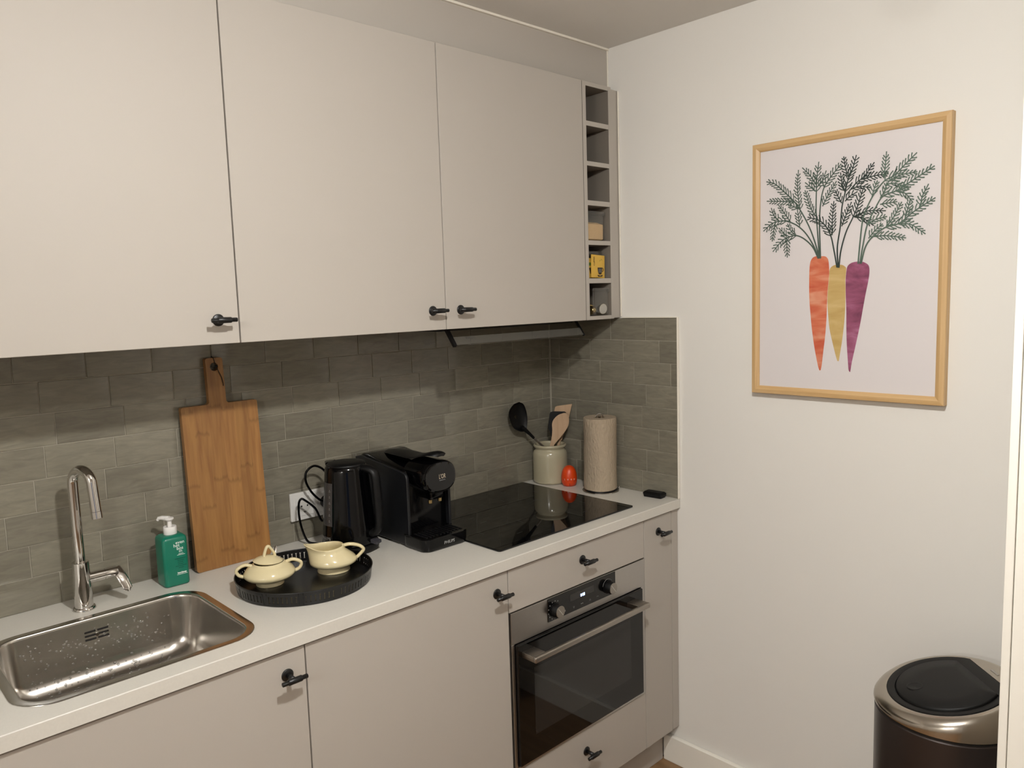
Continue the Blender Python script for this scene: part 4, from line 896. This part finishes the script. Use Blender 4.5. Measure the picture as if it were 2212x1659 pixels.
def sachet(cx, cz, y, wd, ht, lean_, label, detail, rot=0.):
    t = thing('tea_sachet', label, 'tea sachet', (cx, y, cz-ht/2), 'yellow tea sachets in the rack')
    bm = nb(); g = []; nx, nz = 8, 8
    for s in (-1, 1):
        G = []
        for i in range(nx+1):
            col = []
            for j in range(nz+1):
                u = (i/nx-.5)*wd; v = (j/nz-.5)*ht; e = (1-(2*i/nx-1)**4)*(1-(2*j/nz-1)**4)
                uu = u*math.cos(rot)-v*math.sin(rot); vv = u*math.sin(rot)+v*math.cos(rot)
                col.append(bm.verts.new((cx+uu, y+s*(.0004+.0028*e)+lean_*(vv+ht/2), cz+vv)))
            G.append(col)
        g.append(G)
        for i in range(nx):
            for j in range(nz): bm.faces.new((G[i][j], G[i+1][j], G[i+1][j+1], G[i][j+1]))
    A, B = g
    ring = [(i, 0) for i in range(nx)]+[(nx, j) for j in range(nz)]+[(i, nz) for i in range(nx, 0, -1)]+[(0, j) for j in range(nz, 0, -1)]
    for q in range(len(ring)):
        i, j = ring[q]; k_, l_ = ring[(q+1) % len(ring)]; bm.faces.new((A[i][j], A[k_][l_], B[k_][l_], B[i][j]))
    obj('packet', bm, m_teabag, t, 60)
    yy = lambda v: y-.0036+lean_*(v+ht/2)
    if detail:
        c_, s_ = math.cos(rot), math.sin(rot)
        text('lettering', 'CLIPPER', .0105, m_ink, t, (cx-wd*.27, yy(.012), cz+.002), (.0, 0, 1), (-1, 0, 0), align='LEFT', font_sx=.82)
        pf = lambda u, v, d: (cx+u, yy(v)-.0002+d, cz+v)
        cup = [(-.012, .002), (.012, .002), (.0105, -.012), (.006, -.021), (-.006, -.021), (-.0105, -.012)]
        obj('printed_cup', flatpoly([(u+.006, v-.006) for u, v in cup], pf, 0), m_ink, t)
        obj('printed_saucer', flatpoly([(u+.006, v-.006) for u, v in ((-.014, -.022), (0, -.0255), (.014, -.022), (.010, -.028), (-.010, -.028))], pf, 0), m_ink, t)
        obj('cup_handle', tube([(cx+.018+.0055*math.sin(a), yy(-.012)-.0003, cz-.0115+.006*math.cos(a)) for a in [math.pi*k/8 for k in range(9)]], .0010, 6), m_ink, t)
        for k in range(3): obj('cup_lettering', box(cx-.002, cx+.014, yy(-.01)-.0006, yy(-.01)-.0004, cz-.0105-k*.0045, cz-.0088-k*.0045), m_print_g, t)
        for u, v, q in ((.008, .019, 1), (.016, .022, -1)): obj('printed_leaf', flatpoly([(u-.0035*q, v-.003), (u, v-.001), (u+.0035*q, v+.004), (u, v+.002)], pf, 0), m_leafink, t)
    else:
        obj('printed_band', box(cx-wd*.4, cx+wd*.4, yy(.012)-.0004, yy(.012)-.0002, cz+.008, cz+.018), m_leafink, t)
        pf = lambda u, v, d: (cx+u, yy(v)-.0004+d, cz+v); obj('printed_cup', flatpoly([(-.012, 0), (.012, .004), (.008, -.02), (-.006, -.02)], pf, 0), m_ink, t)
    return t
sachet(-.1010, 1.7325, -.3315, .070, .0765, .03, 'upright yellow tea sachet in front of the clear container', True, -.06)
sachet(-.128, 1.7275, -.3215, .058, .066, .02, 'yellow tea sachet half hidden behind the front one', False, -.03)
def capsule(c_, d, m_body, m_foilm, label, r_=.018):
    t = thing('coffee_capsule', label, 'coffee capsule', c_, 'coffee capsules in the lowest rack compartment')
    c_ = Vector(c_); d = Vector(d).normalized()
    obj('cup', tube([c_, c_+d*.0008, c_+d*.0016, c_+d*.002, c_+d*.016, c_+d*.022, c_+d*.0255], [r_, r_, r_*.97, r_*.82, r_*.70, r_*.52, r_*.25], 28), m_body, t, 40)
    obj('foil', tube([c_-d*.0006, c_-d*.0002], [r_*.92, r_*.96], 28), m_foilm, t)
capsule((-.1200, -.3090, 1.5870), (-.2, -1, -.12), m_gold, m_foil, 'gold coffee capsule lying nose forward in the lowest container')
capsule((-.0800, -.3330, 1.5885), (.15, 1, .1), m_gold, m_foil, 'coffee capsule showing its silver foil in the lowest container')
capsule((-.1180, -.2800, 1.6080), (-.1, -.25, 1), m_gold, m_foil, 'gold coffee capsule lying on top at the back of the container')

# ------------------------------------------------------------------ framed carrot print
FY0, FY1, FZ0, FZ1 = -.855, -1.3865, 1.329, 2.0565      # outer; y0 = side nearest the corner
pi = thing('framed_print', 'framed poster of three carrots with leafy tops on right wall', 'picture', (0, (FY0+FY1)/2, FZ0))
FW = .0225
oy = [FY0, FY1, FY1, FY0]; oz = [FZ1, FZ1, FZ0, FZ0]
iy = [FY0-FW, FY1+FW, FY1+FW, FY0-FW]; iz = [FZ1-FW, FZ1-FW, FZ0+FW, FZ0+FW]
for k in range(4):
    j = (k+1) % 4
    quad = lambda q: [(oy[k]+(iy[k]-oy[k])*q[0], oz[k]+(iz[k]-oz[k])*q[0], q[1]) for _ in (0,)][0]
    secs = []
    for (Y, Z, y2, z2) in ((oy[k], oz[k], iy[k], iz[k]), (oy[j], oz[j], iy[j], iz[j])):
        secs.append([(X, Y+(y2-Y)*q, Z+(z2-Z)*q) for q, X in ((0, .0055), (0, -.0165), (.06, -.0195), (.55, -.0205), (.80, -.018), (1, -.0145), (1, .0))])
    obj('frame_rail', loft(secs), m_frame_h if k % 2 == 0 else m_frame, pi, 20)
obj('backing_board', box(.0005, .0052, FY1+.012, FY0-.012, FZ0+.012, FZ1-.012), m_wspoon, pi)
XP = -.0118
pp = obj('print_sheet', box(XP, -.0112, FY1+FW-.004, FY0-FW+.004, FZ0+FW-.004, FZ1-FW+.004), m_paper, pi)
pt = lambda u, v, d: (XP-.0003-d, -.873-u/1000, 1.352+v/1000)
for k, (nm, poly) in enumerate(CARROTS.items()):
    pts = [(p_.x, p_.y) for p_ in spline([(a, b, 0) for a, b in poly+poly[:1]], 3)[:-1]]
    bm = nb(); vs = [bm.verts.new(pt(u, v, .0001*k)) for u, v in pts]; bmesh.ops.triangle_fill(bm, edges=[bm.edges.new((vs[i], vs[(i+1) % len(vs)])) for i in range(len(vs))], use_beauty=True)
    o = obj('printed_carrot', bm, m_carrot[nm], pp); o['label'] = nm+' carrot in watercolour'
def stroke(bm, pts, w0, w1, d):
    P = [Vector((a, b)) for a, b in pts]; L_, R_ = [], []
    for i, p_ in enumerate(P):
        t = (P[min(i+1, len(P)-1)]-P[max(i-1, 0)]).normalized(); n_ = Vector((-t.y, t.x)); w_ = (w0+(w1-w0)*i/(len(P)-1))/2
        L_.append(bm.verts.new(pt(*(p_+n_*w_), d))); R_.append(bm.verts.new(pt(*(p_-n_*w_), d)))
    for i in range(len(P)-1): bm.faces.new((L_[i], L_[i+1], R_[i+1], R_[i]))
for ki, (key, stems) in enumerate(FRONDS.items()):
    for si, (pts, leaf) in enumerate(stems):
        bm = nb(); d = .0005+.00004*(si % 6)+.0003*ki; rnd = random.Random(ki*50+si)
        main = len(pts) > 4
        cv = [(p_.x, p_.y) for p_ in spline([(a, b, 0) for a, b in pts], 6)]
        stroke(bm, cv, 4.2 if main else 3.0, 2.6 if main else 2.2, d)
        # leaflets in pairs along the leafy stretch
        lf = cv[leaf*6:]; S_ = [0]
        for a, b in zip(lf, lf[1:]): S_.append(S_[-1]+math.hypot(b[0]-a[0], b[1]-a[1]))
        tot = S_[-1]; s = 5. if leaf == 0 else 2.
        while s <= tot+.01:
            i = max(k_ for k_ in range(len(S_)-1) if S_[k_] <= s) if s < tot else len(S_)-2
            f_ = (s-S_[i])/max(1e-6, S_[i+1]-S_[i]); a, b = Vector(lf[i]), Vector(lf[i+1]); q = a.lerp(b, min(1, f_)); t = (b-a).normalized()
            ln = (21. if main else 17.)*(1-.45*(s/tot)**2)*rnd.uniform(.88, 1.1)
            for sg_ in (-1, 1):
                an = math.radians(rnd.uniform(40, 52))*sg_; dv = Vector((t.x*math.cos(an)-t.y*math.sin(an), t.x*math.sin(an)+t.y*math.cos(an)))
                dv2 = (dv*.9+t*.45).normalized()
                stroke(bm, [q, q+dv*ln*.55, q+dv*ln*.55+dv2*ln*.45], 2.1, 3.2, d+.00001)
            s += 10.2 if main else 9.2
        stroke(bm, [cv[-1], tuple(Vector(cv[-1])+(Vector(cv[-1])-Vector(cv[-2])).normalized()*9)], 2.4, 3.0, d)
        obj('printed_frond', bm, m_frond[1 if key == 'Y' else (0 if key == 'O' else 2)], pp)

# ------------------------------------------------------------------ waste bin
BC = Vector((-.36, -1.515, 0)); BA, BB = .16, -.18
bn = thing('waste_bin', 'round dark metal waste bin with steel collar and black lid', 'bin', (BC.x, BC.y, 0))
obj('foot_ring', lathe(BC.x, BC.y, [(.139, .0005), (.1415, .004), (.1415, .02), (.139, .021)], 64), m_black, bn)
obj('body', lathe(BC.x, BC.y, [(.1395, .0215), (.1425, .0225), (.1425, .703), (.1405, .706)], 64), m_binbody, bn)
obj('seal_ring', lathe(BC.x, BC.y, [(.1405, .7062), (.1425, .7075), (.1425, .7105), (.1405, .712)], 64), m_black, bn)
def tr(r_, k_, z, n=64, tilt=1., cut=None, nv=(.706, -.708)):
    o = []
    for i in range(n):
        t = 2*math.pi*i/n; x, y = r_*math.cos(t), r_*math.sin(t)
        if cut is not None:
            dd = x*nv[0]+y*nv[1]
            if dd > cut: x -= (dd-cut)*nv[0]; y -= (dd-cut)*nv[1]
        o.append((BC.x+x, BC.y+y, z+k_*(BA*x+BB*y)))
    return o
obj('collar', loft([tr(.1405, 0, .7122), tr(.1440, 0, .7132), tr(.1448, .15, .722), tr(.1440, .55, .740), tr(.1405, .85, .753), tr(.1340, .97, .7605), tr(.1270, 1, .7640), tr(.1215, 1, .7650), tr(.1185, 1, .7645), tr(.1180, 1, .758)], True, True), m_binsteel, bn, 60)
lr = obj('lid_ring', loft([tr(.1178, 1, .7600, cut=.0890), tr(.1178, 1, .7658, cut=.0890), tr(.1160, 1, .7665, cut=.0875), tr(.1020, 1, .7640, cut=.0655), tr(.1010, 1, .7600, cut=.0645)], True, True), m_lid, bn, 50)
obj('hinge_plate', loft([[(BC.x+x, BC.y+y, .7655+dz+BA*x+BB*y) for x, y in [(.706*.0895+.708*s, -.708*.0895+.706*s) for s in (-.072, .072)]+[(.1175*math.cos(a), .1175*math.sin(a)) for a in [math.radians(-45.1+38*q) for q in (.98, .7, .35, 0, -.35, -.7, -.98)]]] for dz in (-.004, .0008)]), m_binsteel, bn, 30)
tl = obj('touch_lid', loft([tr(.0995, 1, .7605, cut=.063), tr(.0995, 1, .7665, cut=.063), tr(.0975, 1, .7685, cut=.0615), tr(.06, 1, .7705, cut=.04), tr(.02, 1, .7712)], True, True), m_lid, bn, 60)
obj('touch_dimple', loft([[(BC.x-.033+r_*math.cos(2*math.pi*i/28), BC.y+.054+r_*math.sin(2*math.pi*i/28), z+BA*(-.033+r_*math.cos(2*math.pi*i/28))+BB*(.054+r_*math.sin(2*math.pi*i/28))) for i in range(28)] for r_, z in ((.017, .7702), (.0155, .7712), (.013, .7706), (.002, .7703))]), m_blkmatte, tl, 60)
nv = Vector((.706, -.708, 0)); tv2 = Vector((.708, .706, 0)); qc = BC+nv*.102
obj('emblem_plate', loft([[tuple(qc+tv2*a+nv*b+Vector((0, 0, .7668+dz+BA*((qc+tv2*a+nv*b).x-BC.x)+BB*((qc+tv2*a+nv*b).y-BC.y)))) for a, b in ((-.013, -.0022), (.013, -.0022), (.013, .0022), (-.013, .0022))] for dz in (-.0005, .0004)]), m_steel_d, bn)

# ------------------------------------------------------------------ ceiling lamp and added fill lamp
for i, (x, y, z) in enumerate(LAMPS):
    t = thing('ceiling_lamp', ['small opal dome ceiling lamp above the kitchen', 'small opal dome fill lamp added out of view at far left'][i], 'lamp', (x, y, ZC), 'ceiling lamps')
    obj('housing', lathe(x, y, [(.054, ZC-.0005), (.054, z+.002), (.0525, z+.0005), (.051, z+.0003)], 36), m_white, t)
    gp = [(max(.0005, .05*math.cos(math.radians(a))), z-.043*math.sin(math.radians(a))) for a in range(0, 91, 9)]
    obj('dome', lathe(x, y, gp, 32), m_diff, t, 60)
